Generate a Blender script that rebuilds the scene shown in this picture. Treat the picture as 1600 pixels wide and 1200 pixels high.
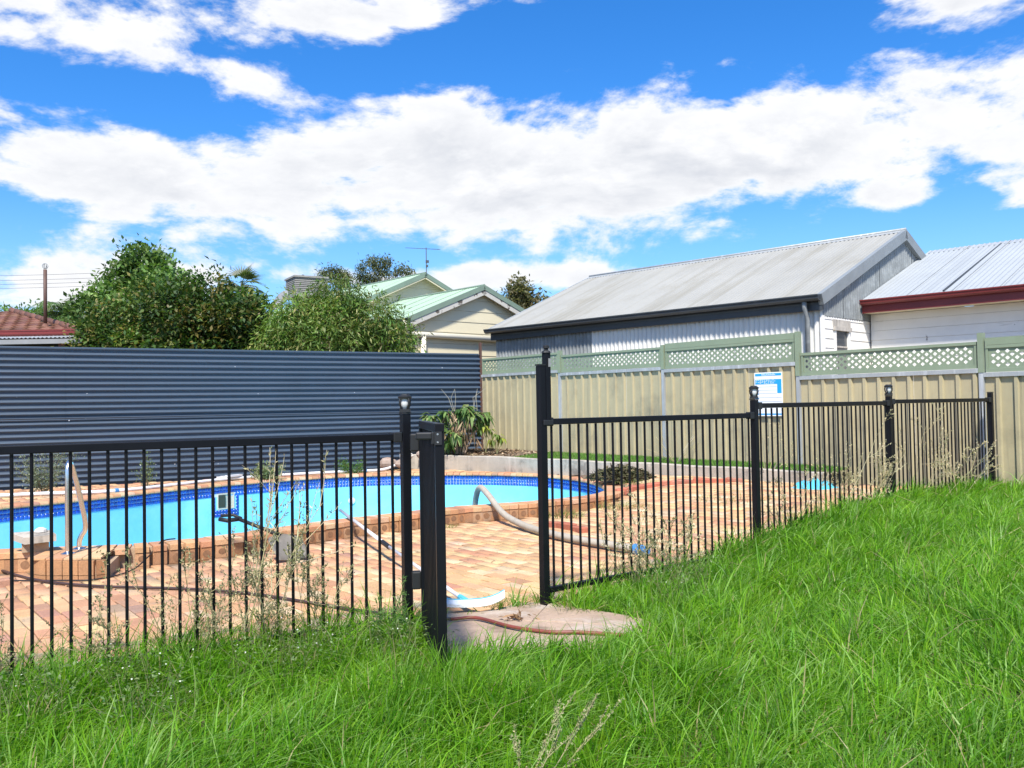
import bpy, math, random
import numpy as np
from mathutils import Vector

# ---------------------------------------------------------------- camera, world, sun, exposure
for o in list(bpy.data.objects):
    bpy.data.objects.remove(o, do_unlink=True)
SC = bpy.context.scene
COL = SC.collection
R = math.radians

cam_data = bpy.data.cameras.new("camera")
cam_data.sensor_fit = 'HORIZONTAL'
cam_data.sensor_width = 36.0
cam_data.lens = 36.0 * 1400 / 1600
cam_data.clip_start = 0.05
cam_data.clip_end = 3000
CAM = bpy.data.objects.new("camera", cam_data)
COL.objects.link(CAM)
CAM.location = (0, 0, 1.29)
PITCH = math.atan(36 / 1400)
CAM.rotation_mode = 'XYZ'
from mathutils import Matrix
CAM.matrix_world = (Matrix.Translation((0, 0, 1.29)) @ Matrix.Rotation(R(90) + PITCH, 4, 'X')
                    @ Matrix.Rotation(-0.017, 4, 'Z'))
SC.camera = CAM

SUN_EL, SUN_AZ = R(53), R(185)          # azimuth clockwise from +Y (camera looks along +Y)
SUN_DIR = Vector((math.sin(SUN_AZ) * math.cos(SUN_EL), math.cos(SUN_AZ) * math.cos(SUN_EL), math.sin(SUN_EL)))
sun_data = bpy.data.lights.new("sun", 'SUN')
sun_data.energy = 4.2
sun_data.angle = R(5)
sun_data.color = (1.0, 0.955, 0.88)
SUN = bpy.data.objects.new("sun", sun_data)
COL.objects.link(SUN)
SUN.rotation_euler = SUN_DIR.to_track_quat('Z', 'Y').to_euler()

SC.view_settings.view_transform = 'Standard'
SC.view_settings.look = 'None'
SC.view_settings.gamma = 1.0
SC.view_settings.use_curve_mapping = False
SC.view_settings.exposure = 0.75
SC.cycles.use_denoising = True
SC.cycles.max_bounces = 6
SC.cycles.diffuse_bounces = 3
SC.cycles.glossy_bounces = 3
SC.cycles.transmission_bounces = 4
SC.cycles.transparent_max_bounces = 6


class NT:
    """tiny helper for building node trees"""
    def __init__(s, tree):
        s.t = tree; s.n = tree.nodes; s.l = tree.links
    def node(s, typ, **kw):
        n = s.n.new(typ)
        for k, v in kw.items():
            setattr(n, k, v)
        return n
    def put(s, sock, v):
        if hasattr(v, 'links') or isinstance(v, bpy.types.NodeSocket):
            s.l.new(v, sock)
        else:
            sock.default_value = v
    def m(s, op, a, b=0.0, c=None, clamp=False):
        n = s.node('ShaderNodeMath', operation=op, use_clamp=clamp)
        s.put(n.inputs[0], a); s.put(n.inputs[1], b)
        if c is not None: s.put(n.inputs[2], c)
        return n.outputs[0]
    def vm(s, op, a, b=(0, 0, 0)):
        n = s.node('ShaderNodeVectorMath', operation=op)
        s.put(n.inputs[0], a); s.put(n.inputs[1], b)
        return n.outputs[0]
    def mix(s, f, a, b):
        n = s.node('ShaderNodeMix', data_type='RGBA')
        s.put(n.inputs[0], f)
        s.put(n.inputs[6], a if not isinstance(a, tuple) or len(a) == 4 else (*a, 1))
        s.put(n.inputs[7], b if not isinstance(b, tuple) or len(b) == 4 else (*b, 1))
        return n.outputs[2]
    def noise(s, vec, scale=5., detail=5., rough=.55, dist=0.):
        n = s.node('ShaderNodeTexNoise')
        if vec is not None: s.put(n.inputs['Vector'], vec)
        n.inputs['Scale'].default_value = scale; n.inputs['Detail'].default_value = detail
        n.inputs['Roughness'].default_value = rough; n.inputs['Distortion'].default_value = dist
        return n.outputs[0]
    def smooth(s, x, a, b):
        n = s.node('ShaderNodeMapRange', interpolation_type='SMOOTHSTEP')
        s.put(n.inputs[0], x); n.inputs[1].default_value = a; n.inputs[2].default_value = b
        return n.outputs[0]


def build_world():
    w = bpy.data.worlds.new("World"); SC.world = w; w.use_nodes = True
    T = NT(w.node_tree); T.n.clear()
    out = T.node('ShaderNodeOutputWorld'); bg = T.node('ShaderNodeBackground')
    sky = T.node('ShaderNodeTexSky', sky_type='NISHITA')
    sky.sun_disc = False; sky.sun_elevation = SUN_EL; sky.sun_rotation = SUN_AZ
    sky.air_density = 1.0; sky.dust_density = 0.6; sky.ozone_density = 3.0
    hs = T.node('ShaderNodeHueSaturation'); hs.inputs['Saturation'].default_value = 1.18
    hs.inputs['Value'].default_value = 1.18
    tint = T.node('ShaderNodeVectorMath', operation='MULTIPLY'); tint.inputs[1].default_value = (.80, 1.0, 1.30)
    T.l.new(sky.outputs[0], tint.inputs[0]); T.l.new(tint.outputs[0], hs.inputs['Color'])
    tc = T.node('ShaderNodeTexCoord'); d = tc.outputs['Generated']
    sep = T.node('ShaderNodeSeparateXYZ'); T.l.new(d, sep.inputs[0])
    x, y, z = sep.outputs
    az = T.m('ARCTAN2', x, y); el = T.m('ARCSINE', z)
    # cloud banks: long ribbons of cumulus seen towards the horizon, in azimuth / elevation
    banks = [(-.50, .235, .34, .062, .02, .36), (-.12, .250, .32, .078, .06, .40), (.30, .280, .30, .078, .09, .42), (.62, .27, .22, .085, 0., .38),
             (-.50, .405, .18, .050, .05, .33), (-.24, .405, .24, .028, .12, .30), (-.30, .345, .17, .034, -.22, .30), (-.42, .372, .20, .030, .10, .31), (-.10, .325, .14, .02, -.12, .24),
             (-.52, .145, .26, .06, 0., .42), (-.10, .145, .20, .020, 0., .30), (.12, .142, .16, .016, 0., .24),
             (.40, .212, .085, .024, 0., .30), (.54, .395, .16, .052, .14, .38), (.33, .455, .10, .016, .05, .26),
             (-.05, .462, .10, .014, 0., .26), (.03, .43, .03, .01, 0., .22), (.75, .17, .25, .05, 0., .26),
             (-.9, .30, .3, .07, 0., .3), (1.1, .33, .3, .08, 0., .3), (1.7, .3, .5, .1, 0., .3), (-1.7, .28, .5, .09, 0., .3), (2.7, .32, .5, .1, 0., .3), (-2.7, .3, .5, .1, 0., .3)]
    macro = None
    for (a0, e0, wa, we, tilt, amp) in banks:
        da = T.m('SUBTRACT', az, a0)
        de = T.m('SUBTRACT', T.m('SUBTRACT', el, e0), T.m('MULTIPLY', da, tilt))
        q = T.m('ADD', T.m('POWER', T.m('DIVIDE', da, wa), 4.0) if wa > .12 else T.m('POWER', T.m('DIVIDE', da, wa), 2.0), T.m('POWER', T.m('DIVIDE', de, we), 2.0))
        g = T.m('MULTIPLY', T.m('EXPONENT', T.m('MULTIPLY', q, -1.0)), amp)
        macro = g if macro is None else T.m('MAXIMUM', macro, g)
    # noise in a space where clouds are flattened towards the horizon
    cmb = T.node('ShaderNodeCombineXYZ')
    T.l.new(T.m('MULTIPLY', x, 1.0), cmb.inputs[0]); T.l.new(T.m('MULTIPLY', y, 1.0), cmb.inputs[1]); T.l.new(T.m('MULTIPLY', el, 2.1), cmb.inputs[2])
    p = cmb.outputs[0]
    def dens(vec):
        a = T.noise(vec, 4.2, 9, .62, .25)
        b = T.noise(vec, 15., 5, .6, .1)
        c = T.m('ADD', T.m('MULTIPLY', a, .74), T.m('MULTIPLY', b, .26))
        return T.m('ADD', T.m('MULTIPLY', T.m('SUBTRACT', c, .5), 1.7), .5)
    n0 = dens(p)
    sx = T.vm('ADD', p, (-.006, -.004, .05))
    n1 = dens(sx)
    D = T.m('ADD', n0, T.m('MULTIPLY', macro, .97))
    alpha = T.smooth(D, .60, .78)
    alpha = T.m('POWER', alpha, 1.25)
    lit = T.m('ADD', T.m('MULTIPLY', T.m('SUBTRACT', n0, n1), 2.2), .55, clamp=True)
    thick = T.smooth(D, .68, .95)
    shade = T.m('SUBTRACT', 1.0, T.m('MULTIPLY', thick, T.m('SUBTRACT', 1.0, lit)))
    ccol = T.mix(shade, (4.5, 4.75, 5.3, 1), (7.3, 7.35, 7.5, 1))
    # thin bright veil near the horizon
    veil = T.m('MULTIPLY', T.m('SUBTRACT', 1.0, T.smooth(el, .0, .28)), .38)
    base = T.mix(veil, hs.outputs[0], (4.6, 6.6, 8.2, 1))
    colr = T.mix(alpha, base, ccol)
    T.l.new(colr, bg.inputs['Color'])
    bg.inputs['Strength'].default_value = 0.085
    T.l.new(bg.outputs[0], out.inputs[0])
    w.cycles.sampling_method = 'MANUAL'; w.cycles.sample_map_resolution = 512

build_world()

# ---------------------------------------------------------------- helpers
rnd = random.Random(11)
NR = np.random.RandomState(5)
OFF = {}


def V(*a):
    return np.array(a, float)


def unit(v):
    v = np.asarray(v, float); return v / max(1e-9, np.linalg.norm(v))


def mat(name, col, rough=.7, metal=0., var=.15, vs=4., bump=0., bs=60., col2=None, c2s=1.5, c2t=(.55, .7), attr=None, objcol=False,
        streak=None, trans=None, spec=.5, fine=0.):
    m = bpy.data.materials.new(name); m.use_nodes = True
    T = NT(m.node_tree); T.n.clear()
    out = T.node('ShaderNodeOutputMaterial'); b = T.node('ShaderNodeBsdfPrincipled')
    tc = T.node('ShaderNodeTexCoord'); geo = T.node('ShaderNodeNewGeometry')
    P = geo.outputs['Position']
    if attr:
        a = T.node('ShaderNodeAttribute', attribute_name=attr); c = a.outputs['Color']
    elif objcol:
        a = T.node('ShaderNodeObjectInfo'); c = a.outputs['Color']
    else:
        rgb = T.node('ShaderNodeRGB'); rgb.outputs[0].default_value = (*col, 1); c = rgb.outputs[0]
    if var:
        n = T.noise(P, vs, 6, .6)
        f = T.m('ADD', T.m('MULTIPLY', T.m('SUBTRACT', n, .5), var * 4), 1.0)
        if fine:
            n2 = T.noise(P, vs * 14, 3, .6)
            f = T.m('MULTIPLY', f, T.m('ADD', T.m('MULTIPLY', T.m('SUBTRACT', n2, .5), fine * 4), 1.0))
        sc = T.node('ShaderNodeVectorMath', operation='SCALE')
        T.l.new(c, sc.inputs[0]); T.l.new(f, sc.inputs['Scale']); c = sc.outputs[0]
    if col2:
        n = T.noise(P, c2s, 7, .65)
        c = T.mix(T.smooth(n, *c2t), c, (*col2, 1))
    if streak:      # (colour, scale xyz, threshold) – runs and stains with a direction
        src = P
        if len(streak) > 4:
            vr = T.node('ShaderNodeVectorRotate', rotation_type='Z_AXIS'); T.l.new(P, vr.inputs['Vector']); vr.inputs['Angle'].default_value = streak[4]; src = vr.outputs[0]
        mp = T.node('ShaderNodeMapping'); T.l.new(src, mp.inputs[0]); mp.inputs['Scale'].default_value = streak[1]
        n = T.noise(mp.outputs[0], 1.0, 5, .6)
        c = T.mix(T.m('MULTIPLY', T.smooth(n, *streak[2]), streak[3]), c, (*streak[0], 1))
    T.l.new(c, b.inputs['Base Color'])
    b.inputs['Roughness'].default_value = rough; b.inputs['Metallic'].default_value = metal
    b.inputs['Specular IOR Level'].default_value = spec
    if bump:
        bp = T.node('ShaderNodeBump'); bp.inputs['Strength'].default_value = bump; bp.inputs['Distance'].default_value = .01
        T.l.new(T.noise(P, bs, 5, .6), bp.inputs['Height']); T.l.new(bp.outputs[0], b.inputs['Normal'])
    if trans:
        tr = T.node('ShaderNodeBsdfTranslucent')
        sc = T.node('ShaderNodeVectorMath', operation='MULTIPLY'); T.l.new(c, sc.inputs[0]); sc.inputs[1].default_value = trans[1]
        T.l.new(sc.outputs[0], tr.inputs[0])
        mx = T.node('ShaderNodeMixShader'); mx.inputs[0].default_value = trans[0]
        T.l.new(b.outputs[0], mx.inputs[1]); T.l.new(tr.outputs[0], mx.inputs[2]); T.l.new(mx.outputs[0], out.inputs[0])
    else:
        T.l.new(b.outputs[0], out.inputs[0])
    return m


def link(o, parent=None):
    COL.objects.link(o)
    if parent is not None:
        o.parent = parent
    return o


def off(parent):
    return OFF.get(parent.name, V(0, 0, 0)) if parent is not None else V(0, 0, 0)


def tag(o, label=None, cat=None, group=None, kind=None):
    if label: o['label'] = label
    if cat: o['category'] = cat
    if group: o['group'] = group
    if kind: o['kind'] = kind
    return o


def thing(name, label, cat, loc=(0, 0, 0), group=None, rz=0.):
    o = bpy.data.objects.new(name, None); COL.objects.link(o)
    o.empty_display_size = .1
    o.location = loc; o.rotation_euler = (0, 0, rz)
    OFF[o.name] = V(*loc)
    return tag(o, label, cat, group)


def np_mesh(name, verts, quads, material, parent=None, cols=None, smooth=False):
    me = bpy.data.meshes.new(name)
    verts = np.asarray(verts, np.float32); quads = np.asarray(quads, np.int32)
    k = quads.shape[1]
    if parent is not None: verts = verts - off(parent).astype(np.float32)
    me.vertices.add(len(verts)); me.vertices.foreach_set('co', verts.ravel())
    me.loops.add(quads.size); me.loops.foreach_set('vertex_index', quads.ravel())
    me.polygons.add(len(quads)); me.polygons.foreach_set('loop_start', np.arange(0, quads.size, k, dtype=np.int32))
    if smooth: me.polygons.foreach_set('use_smooth', np.ones(len(quads), bool))
    me.update(calc_edges=True)
    if cols is not None:
        a = me.color_attributes.new('Col', 'FLOAT_COLOR', 'POINT')
        c4 = np.ones((len(verts), 4), np.float32); c4[:, :3] = cols
        a.data.foreach_set('color', c4.ravel())
    me.materials.append(material)
    o = bpy.data.objects.new(name, me)
    link(o, parent)
    if parent is not None: OFF[o.name] = off(parent)
    return o


class MB:
    def __init__(s):
        s.v = []; s.f = []
    def add(s, vs, fs):
        b = len(s.v)
        s.v += [tuple(map(float, p)) for p in vs]
        s.f += [tuple(i + b for i in f) for f in fs]
        return s
    def par(s, o, a, b, c):
        """solid spanned from corner o by edge vectors a, b, c"""
        o, a, b, c = (np.asarray(q, float) for q in (o, a, b, c))
        if np.dot(np.cross(a, b), c) < 0: a, b = b, a
        s.add([o, o + a, o + a + b, o + b, o + c, o + a + c, o + a + b + c, o + b + c],
              [(3, 2, 1, 0), (4, 5, 6, 7), (0, 1, 5, 4), (1, 2, 6, 5), (2, 3, 7, 6), (3, 0, 4, 7)])
        return s
    def box(s, c, size, rz=0., ux=None):
        c = np.asarray(c, float)
        ux = V(math.cos(rz), math.sin(rz), 0) if ux is None else unit((ux[0], ux[1], 0))
        uy = V(-ux[1], ux[0], 0); uz = V(0, 0, 1)
        a, b, d = ux * size[0], uy * size[1], uz * size[2]
        return s.par(c - (a + b + d) / 2, a, b, d)
    def bar(s, p, q, w, h=None, up=(0, 0, 1)):
        p, q = np.asarray(p, float), np.asarray(q, float); h = h or w
        d = unit(q - p); side = np.cross(d, up)
        if np.linalg.norm(side) < 1e-4: side = np.cross(d, (1, 0, 0))
        side = unit(side); u = unit(np.cross(side, d))
        return s.par(p - side * w / 2 - u * h / 2, q - p, side * w, u * h)
    def tube(s, pts, r, n=8, cap=True):
        pts = [np.asarray(p, float) for p in pts]; rs = r if hasattr(r, '__len__') else [r] * len(pts)
        b = len(s.v); prev = None
        for i, p in enumerate(pts):
            t = unit(pts[min(i + 1, len(pts) - 1)] - pts[max(i - 1, 0)])
            ref = prev if prev is not None else (V(0, 0, 1) if abs(t[2]) < .9 else V(1, 0, 0))
            a = unit(ref - t * np.dot(ref, t)); prev = a; c = np.cross(t, a)
            for k in range(n):
                an = 2 * math.pi * k / n
                s.v.append(tuple(p + rs[i] * (a * math.cos(an) + c * math.sin(an))))
        for i in range(len(pts) - 1):
            for k in range(n):
                s.f.append((b + i * n + k, b + i * n + (k + 1) % n, b + (i + 1) * n + (k + 1) % n, b + (i + 1) * n + k))
        if cap:
            s.f.append(tuple(b + k for k in range(n))[::-1]); e = b + (len(pts) - 1) * n
            s.f.append(tuple(e + k for k in range(n)))
        return s
    def prism(s, pts, ext):
        pts = [np.asarray(p, float) for p in pts]; ext = np.asarray(ext, float); n = len(pts)
        nrm = sum((np.cross(pts[i] - pts[0], pts[(i + 1) % n] - pts[0]) for i in range(1, n)), V(0, 0, 0))
        if np.dot(nrm, ext) > 0: pts = pts[::-1]
        b = len(s.v)
        s.v += [tuple(p) for p in pts] + [tuple(p + ext) for p in pts]
        s.f.append(tuple(b + i for i in range(n))); s.f.append(tuple(b + n + i for i in range(n))[::-1])
        for i in range(n):
            j = (i + 1) % n
            s.f.append((b + j, b + i, b + n + i, b + n + j))
        return s
    def lathe(s, c, prof, n=12):
        b = len(s.v)
        for (r, z) in prof:
            for k in range(n):
                a = 2 * math.pi * k / n
                s.v.append((c[0] + r * math.cos(a), c[1] + r * math.sin(a), c[2] + z))
        for i in range(len(prof) - 1):
            for k in range(n):
                s.f.append((b + i * n + k, b + i * n + (k + 1) % n, b + (i + 1) * n + (k + 1) % n, b + (i + 1) * n + k))
        s.f.append(tuple(b + k for k in range(n))[::-1]); e = b + (len(prof) - 1) * n
        s.f.append(tuple(e + k for k in range(n)))
        return s
    def strip(s, rows):
        """surface through rows of equally many points"""
        b = len(s.v); n = len(rows[0])
        for r in rows: s.v += [tuple(map(float, p)) for p in r]
        for i in range(len(rows) - 1):
            for k in range(n - 1):
                s.f.append((b + i * n + k, b + i * n + k + 1, b + (i + 1) * n + k + 1, b + (i + 1) * n + k))
        return s
    def mesh(s, name, material, o=V(0, 0, 0), smooth=False):
        me = bpy.data.meshes.new(name)
        me.from_pydata([(p[0] - o[0], p[1] - o[1], p[2] - o[2]) for p in s.v], [], s.f)
        if smooth:
            me.polygons.foreach_set('use_smooth', np.ones(len(me.polygons), bool))
        me.materials.append(material); me.update()
        return me
    def build(s, name, material, parent=None, smooth=False, bevel=0.):
        o = bpy.data.objects.new(name, s.mesh(name, material, off(parent), smooth))
        link(o, parent)
        if parent is not None: OFF[o.name] = off(parent)
        if bevel:
            bv = o.modifiers.new('bevel', 'BEVEL'); bv.width = bevel; bv.segments = 2; bv.limit_method = 'ANGLE'
        return o


def solo(mb, name, material, label, cat, base, group=None, smooth=False):
    """a thing that is one mesh, with its origin at its base"""
    o = bpy.data.objects.new(name, mb.mesh(name, material, V(*base), smooth))
    COL.objects.link(o); o.location = base
    return tag(o, label, cat, group)


def place(me, name, parent, loc, rz=0., color=None, rx=0., ry=0.):
    o = bpy.data.objects.new(name, me); link(o, parent)
    o.location = Vector(V(*loc) - off(parent)); o.rotation_euler = (rx, ry, rz)
    if color is not None: o.color = (*color, 1)
    return o


def catmull(pts, closed=True, n=8):
    P = [np.asarray(p, float) for p in pts]; out = []; N = len(P)
    for i in range(N if closed else N - 1):
        g = lambda k: P[k % N] if closed else P[min(max(k, 0), N - 1)]
        p0, p1, p2, p3 = g(i - 1), g(i), g(i + 1), g(i + 2)
        for k in range(n):
            t = k / n
            out.append(.5 * ((2 * p1) + (p2 - p0) * t + (2 * p0 - 5 * p1 + 4 * p2 - p3) * t * t + (3 * p1 - p0 - 3 * p2 + p3) * t ** 3))
    if not closed: out.append(P[-1])
    return np.array(out)


def resample(P, step, closed=True):
    P = np.asarray(P, float)
    if closed: P = np.vstack([P, P[:1]])
    d = np.r_[0, np.cumsum(np.linalg.norm(np.diff(P, axis=0), axis=1))]
    n = max(2, int(round(d[-1] / step)))
    t = np.linspace(0, d[-1], n + (0 if closed else 1), endpoint=not closed)
    return np.stack([np.interp(t, d, P[:, k]) for k in range(P.shape[1])], 1)


def inpoly(x, y, poly):
    x = np.asarray(x, float); y = np.asarray(y, float)
    c = np.zeros(x.shape, bool); n = len(poly); j = n - 1
    for i in range(n):
        xi, yi = poly[i][0], poly[i][1]; xj, yj = poly[j][0], poly[j][1]
        with np.errstate(divide='ignore', invalid='ignore'):
            hit = ((yi > y) != (yj > y)) & (x < (xj - xi) * (y - yi) / (yj - yi + 1e-12) + xi)
        c ^= hit; j = i
    return c


def sstep(t):
    t = np.clip(t, 0, 1); return t * t * (3 - 2 * t)


def wob(x, y, s=1., ph=0.):
    return (np.sin(x * 1.7 * s + ph) * np.cos(y * 1.3 * s - ph * .7) + .6 * np.sin(x * 3.1 * s - y * 2.3 * s + ph * 1.9)
            + .4 * np.sin(x * 5.7 * s + y * 6.1 * s + ph * 3.1)) / 2.


# ---------------------------------------------------------------- layout (metres; camera at 0,0)
POSTS = [(-2.76, 3.93), (-.615, 5.13), (.19, 5.83), (1.95, 7.23), (3.70, 8.81), (5.45, 10.22)]
FENCE_L = [(-9.0, .45)] + POSTS + [(9.5, 13.4)]
_fx = np.array([p[0] for p in FENCE_L]); _fy = np.array([p[1] for p in FENCE_L])
def fence_y(x): return np.interp(x, _fx, _fy)

B0, B1 = V(-13.3, 10.9), V(-.67, 18.0)                 # blue fence, left to corner
BU = unit(B1 - B0)
TAN0, TAND = V(-.67, 18.0), V(1.545, -1.877)           # tan fence, corner, one bay
WALL = [(-2.0, 17.2), (-1.2, 16.7), (0, 15.6), (1.03, 14.45), (2.4, 13.0), (3.17, 12.0), (3.85, 11.15)]
SLAB = [(-.47, 5.55), (-.15, 5.71), (.14, 5.9), (.49, 5.6), (.78, 5.3), (.62, 4.95), (.35, 4.75), (-.16, 4.68), (-.5, 4.85)]
POOL_IN = catmull([(-4.29, 7.69), (-5.4, 7.45), (-6.6, 7.6), (-7.5, 8.5), (-7.2, 9.9), (-6.43, 11.25), (-5.97, 11.92), (-5.48, 12.77),
                   (-4.93, 13.75), (-3.78, 15.05), (-2.61, 15.72), (-1.15, 15.70), (-.25, 15.42), (.42, 14.98), (.97, 14.1), (1.2, 13.2), (1.24, 12.3),
                   (1.06, 11.65), (.78, 11.28), (.2, 10.84), (-.76, 10.33), (-1.32, 9.81), (-1.84, 9.36), (-2.39, 8.72), (-2.73, 8.27),
                   (-3.2, 7.92), (-3.6, 7.78)], True, 10)
def offset_poly(P, d):
    t = np.roll(P, -1, 0) - np.roll(P, 1, 0); t /= np.linalg.norm(t, axis=1)[:, None]
    return P + np.stack([-t[:, 1], t[:, 0]], 1) * d
_area = .5 * np.sum(POOL_IN[:, 0] * np.roll(POOL_IN[:, 1], -1) - np.roll(POOL_IN[:, 0], -1) * POOL_IN[:, 1])
if _area < 0: POOL_IN = POOL_IN[::-1]                   # counter-clockwise: outward = -left normal
OUTW = -1.0
COPE_W, COPE_H = .30, .16
POOL_OUT = offset_poly(POOL_IN, OUTW * COPE_W)
STEP = [(-3.92, 7.55), (-3.80, 7.13), (-3.66, 7.06), (-3.28, 7.04), (-3.20, 7.1), (-3.34, 7.62)]
YARD = [(-13.3, .2)] + [(p[0], p[1]) for p in FENCE_L[:-1]] + [(5.2, 10.6), (3.85, 11.15), (3.17, 12.0), (2.4, 13.0), (1.03, 14.45), (0, 15.6), (-1.2, 16.7), (-2.0, 17.1),
        (-13.3, 10.7)]

def pav(x, y):
    a = .26 * sstep((x + .5 * (y - 11) - .4) / 3.0)
    nP = -.56 * x + .83 * y
    b = .15 * sstep((nP - 9.2) / 3.0)
    return np.maximum(a, b)

def lawn(x, y):
    return .29 * sstep((x - .5) / 3.0) * sstep((y - 1.0) / 4.0) + .012 * wob(x, y, 1.3) - .02

def terrain(x, y):
    x = np.asarray(x, float); y = np.asarray(y, float)
    return np.where(y < fence_y(x), lawn(x, y), pav(x, y))

# ---------------------------------------------------------------- materials
M = {}
M['soil'] = mat('soil', (.16, .11, .07), .95, var=.25, vs=3, bump=.6, bs=40, col2=(.10, .12, .04), c2s=2.0)
M['grass'] = mat('grass', (.1, .25, .02), .5, attr='Col', var=.06, vs=2, trans=(.42, (1.5, 1.7, .9)), spec=.45)
M['turf'] = mat('turf', (.1, .25, .02), .8, attr='Col', var=.1, vs=3, trans=(.3, (1.2, 1.4, .8)))
M['leaf'] = mat('leaf', (.1, .2, .03), .5, attr='Col', var=.05, vs=2, trans=(.3, (1.3, 1.5, .7)), spec=.4)
M['dry'] = mat('dry_stalk', (.5, .4, .2), .8, attr='Col', var=.1, vs=8, trans=(.2, (1.2, 1.1, .9)))
M['bark'] = mat('bark', (.16, .12, .085), .9, var=.3, vs=6, bump=.8, bs=25)
M['brick'] = mat('brick', (.5, .3, .2), .85, objcol=True, var=.17, vs=6, fine=.20, bump=.35, bs=140, col2=(.38, .29, .21), c2s=2.2, c2t=(.54, .80))
M['brickv'] = mat('brick_far', (.5, .3, .2), .85, attr='Col', var=.17, vs=6, fine=.20, bump=.35, bs=140, col2=(.38, .29, .21), c2s=2.2, c2t=(.54, .80))
M['joint'] = mat('joint_sand', (.17, .115, .07), .95, var=.3, vs=4, bump=.5, bs=80)
M['mortar'] = mat('mortar', (.42, .30, .19), .95, var=.2, vs=10, bump=.5, bs=90)
M['spot'] = mat('brick_frog', (.25, .13, .065), .9, var=.3, vs=30)
M['concrete'] = mat('concrete', (.42, .37, .30), .9, var=.16, vs=2.2, fine=.06, bump=.4, bs=50, col2=(.20, .18, .15), c2s=2.6, c2t=(.50, .68),
                    streak=((.62, .55, .45), (7, 7, .8), (.5, .75), .6))
M['slab'] = mat('slab_concrete', (.40, .285, .20), .9, var=.24, vs=2.6, fine=.10, bump=.7, bs=50, col2=(.52, .44, .36), c2s=2.2, c2t=(.48, .70), streak=((.17, .12, .08), (3, 3, 3), (.56, .72), .7))
M['poolpaint'] = mat('pool_paint', (.20, .60, .76), .55, var=.05, vs=1.5, fine=.02, bump=.08, bs=20, col2=(.28, .69, .81), c2s=1.1, c2t=(.45, .7),
                     streak=((.30, .66, .76), (.8, .8, 6), (.60, .8), .5))
M['tile'] = mat('blue_tile', (.012, .06, .42), .18, attr='Col', var=.1, vs=9, spec=.6)
M['grout'] = mat('grout', (.62, .70, .78), .8, var=.1, vs=6)
M['black'] = mat('black_powdercoat', (.0055, .006, .008), .40, var=.25, vs=5, spec=.22, streak=((.04, .04, .036), (20, 20, 4), (.70, .82), .2))
M['blackpl'] = mat('black_plastic', (.012, .013, .014), .6, var=.2, vs=20)
M['lens'] = mat('lamp_diffuser', (.62, .63, .62), .35, var=.1, vs=30)
M['chrome'] = mat('stainless', (.74, .73, .70), .24, 1.0, var=.08, vs=8)
M['navy'] = mat('navy_steel', (.056, .080, .112), .38, 0., var=.08, vs=1.2, fine=.03, spec=.55, streak=((.14, .16, .19), (.6, .6, 14), (.62, .8), .28))
M['tan'] = mat('tan_steel', (.42, .36, .215), .55, var=.08, vs=1.0, fine=.03, col2=(.27, .235, .15), c2s=1.3, c2t=(.48, .75),
               streak=((.20, .175, .125), (14, 14, .7), (.52, .76), .65))
M['galv'] = mat('galvanised', (.36, .375, .37), .5, .15, var=.14, vs=5, fine=.05, streak=((.72, .74, .75), (12, 12, .8), (.5, .75), .5))
M['galvdull'] = mat('galvanised_dull', (.235, .25, .245), .65, .0, var=.2, vs=2, fine=.10, col2=(.33, .35, .345), c2s=4.0, c2t=(.48, .7),
                    streak=((.15, .165, .165), (9, 9, .6), (.5, .75), .6))
M['galvbright'] = mat('galvanised_bright', (.70, .685, .63), .55, .0, var=.08, vs=2, streak=((.40, .40, .38), (10, 10, .6), (.6, .82), .5))
M['green'] = mat('pale_green_steel', (.225, .275, .18), .55, var=.08, vs=3, fine=.03, streak=((.34, .36, .28), (6, 6, 1.5), (.55, .8), .4))
M['shedroof'] = mat('weathered_roof', (.305, .30, .27), .75, .0, var=.08, vs=.9, fine=.03, col2=(.25, .235, .19), c2s=.7, c2t=(.5, .78),
                    streak=((.205, .19, .145), (2.6, .12, .2), (.46, .68), .55, R(45)))
M['zincroof'] = mat('zincalume_roof', (.335, .355, .36), .6, .0, var=.07, vs=1.3, fine=.03, streak=((.26, .28, .285), (3.5, .2, .3), (.5, .72), .5, R(45)))
M['gutter'] = mat('charcoal_gutter', (.055, .062, .068), .45, var=.15, vs=4)
M['barge'] = mat('barge_flashing', (.23, .25, .255), .6, .0, var=.12, vs=3)
M['red'] = mat('red_paint', (.20, .030, .028), .5, var=.12, vs=3, fine=.04)
M['white'] = mat('peeling_white_paint', (.82, .79, .72), .75, var=.05, vs=3, col2=(.34, .30, .25), c2s=2.6, c2t=(.66, .69),
                 streak=((.50, .46, .38), (1.2, 1.2, 16), (.64, .74), .7))
M['frameold'] = mat('bare_timber', (.46, .42, .36), .85, var=.25, vs=8, streak=((.20, .17, .14), (20, 20, 3), (.5, .7), .7))
M['glass'] = mat('window_glass', (.05, .055, .06), .08, var=.2, vs=2, spec=.8)
M['cream'] = mat('cream_board', (.72, .64, .44), .7, var=.04, vs=2, fine=.02)
M['creampipe'] = mat('cream_pvc', (.76, .70, .54), .5, var=.05, vs=4)
M['greenroof'] = mat('pale_green_roof', (.35, .47, .33), .55, var=.07, vs=1.2, fine=.03)
M['greentrim'] = mat('green_trim', (.20, .27, .20), .55, var=.1, vs=3)
M['peel'] = mat('peeling_barge', (.56, .53, .46), .8, var=.1, vs=5, col2=(.12, .10, .08), c2s=5, c2t=(.55, .60))
M['rtile'] = mat('terracotta_tile', (.30, .115, .065), .8, objcol=True, var=.25, vs=8, fine=.08)
M['darkwood'] = mat('verandah_dark', (.035, .045, .03), .8, var=.3, vs=4)
M['brown'] = mat('brown_steel', (.10, .05, .035), .6, var=.2, vs=8)
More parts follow.
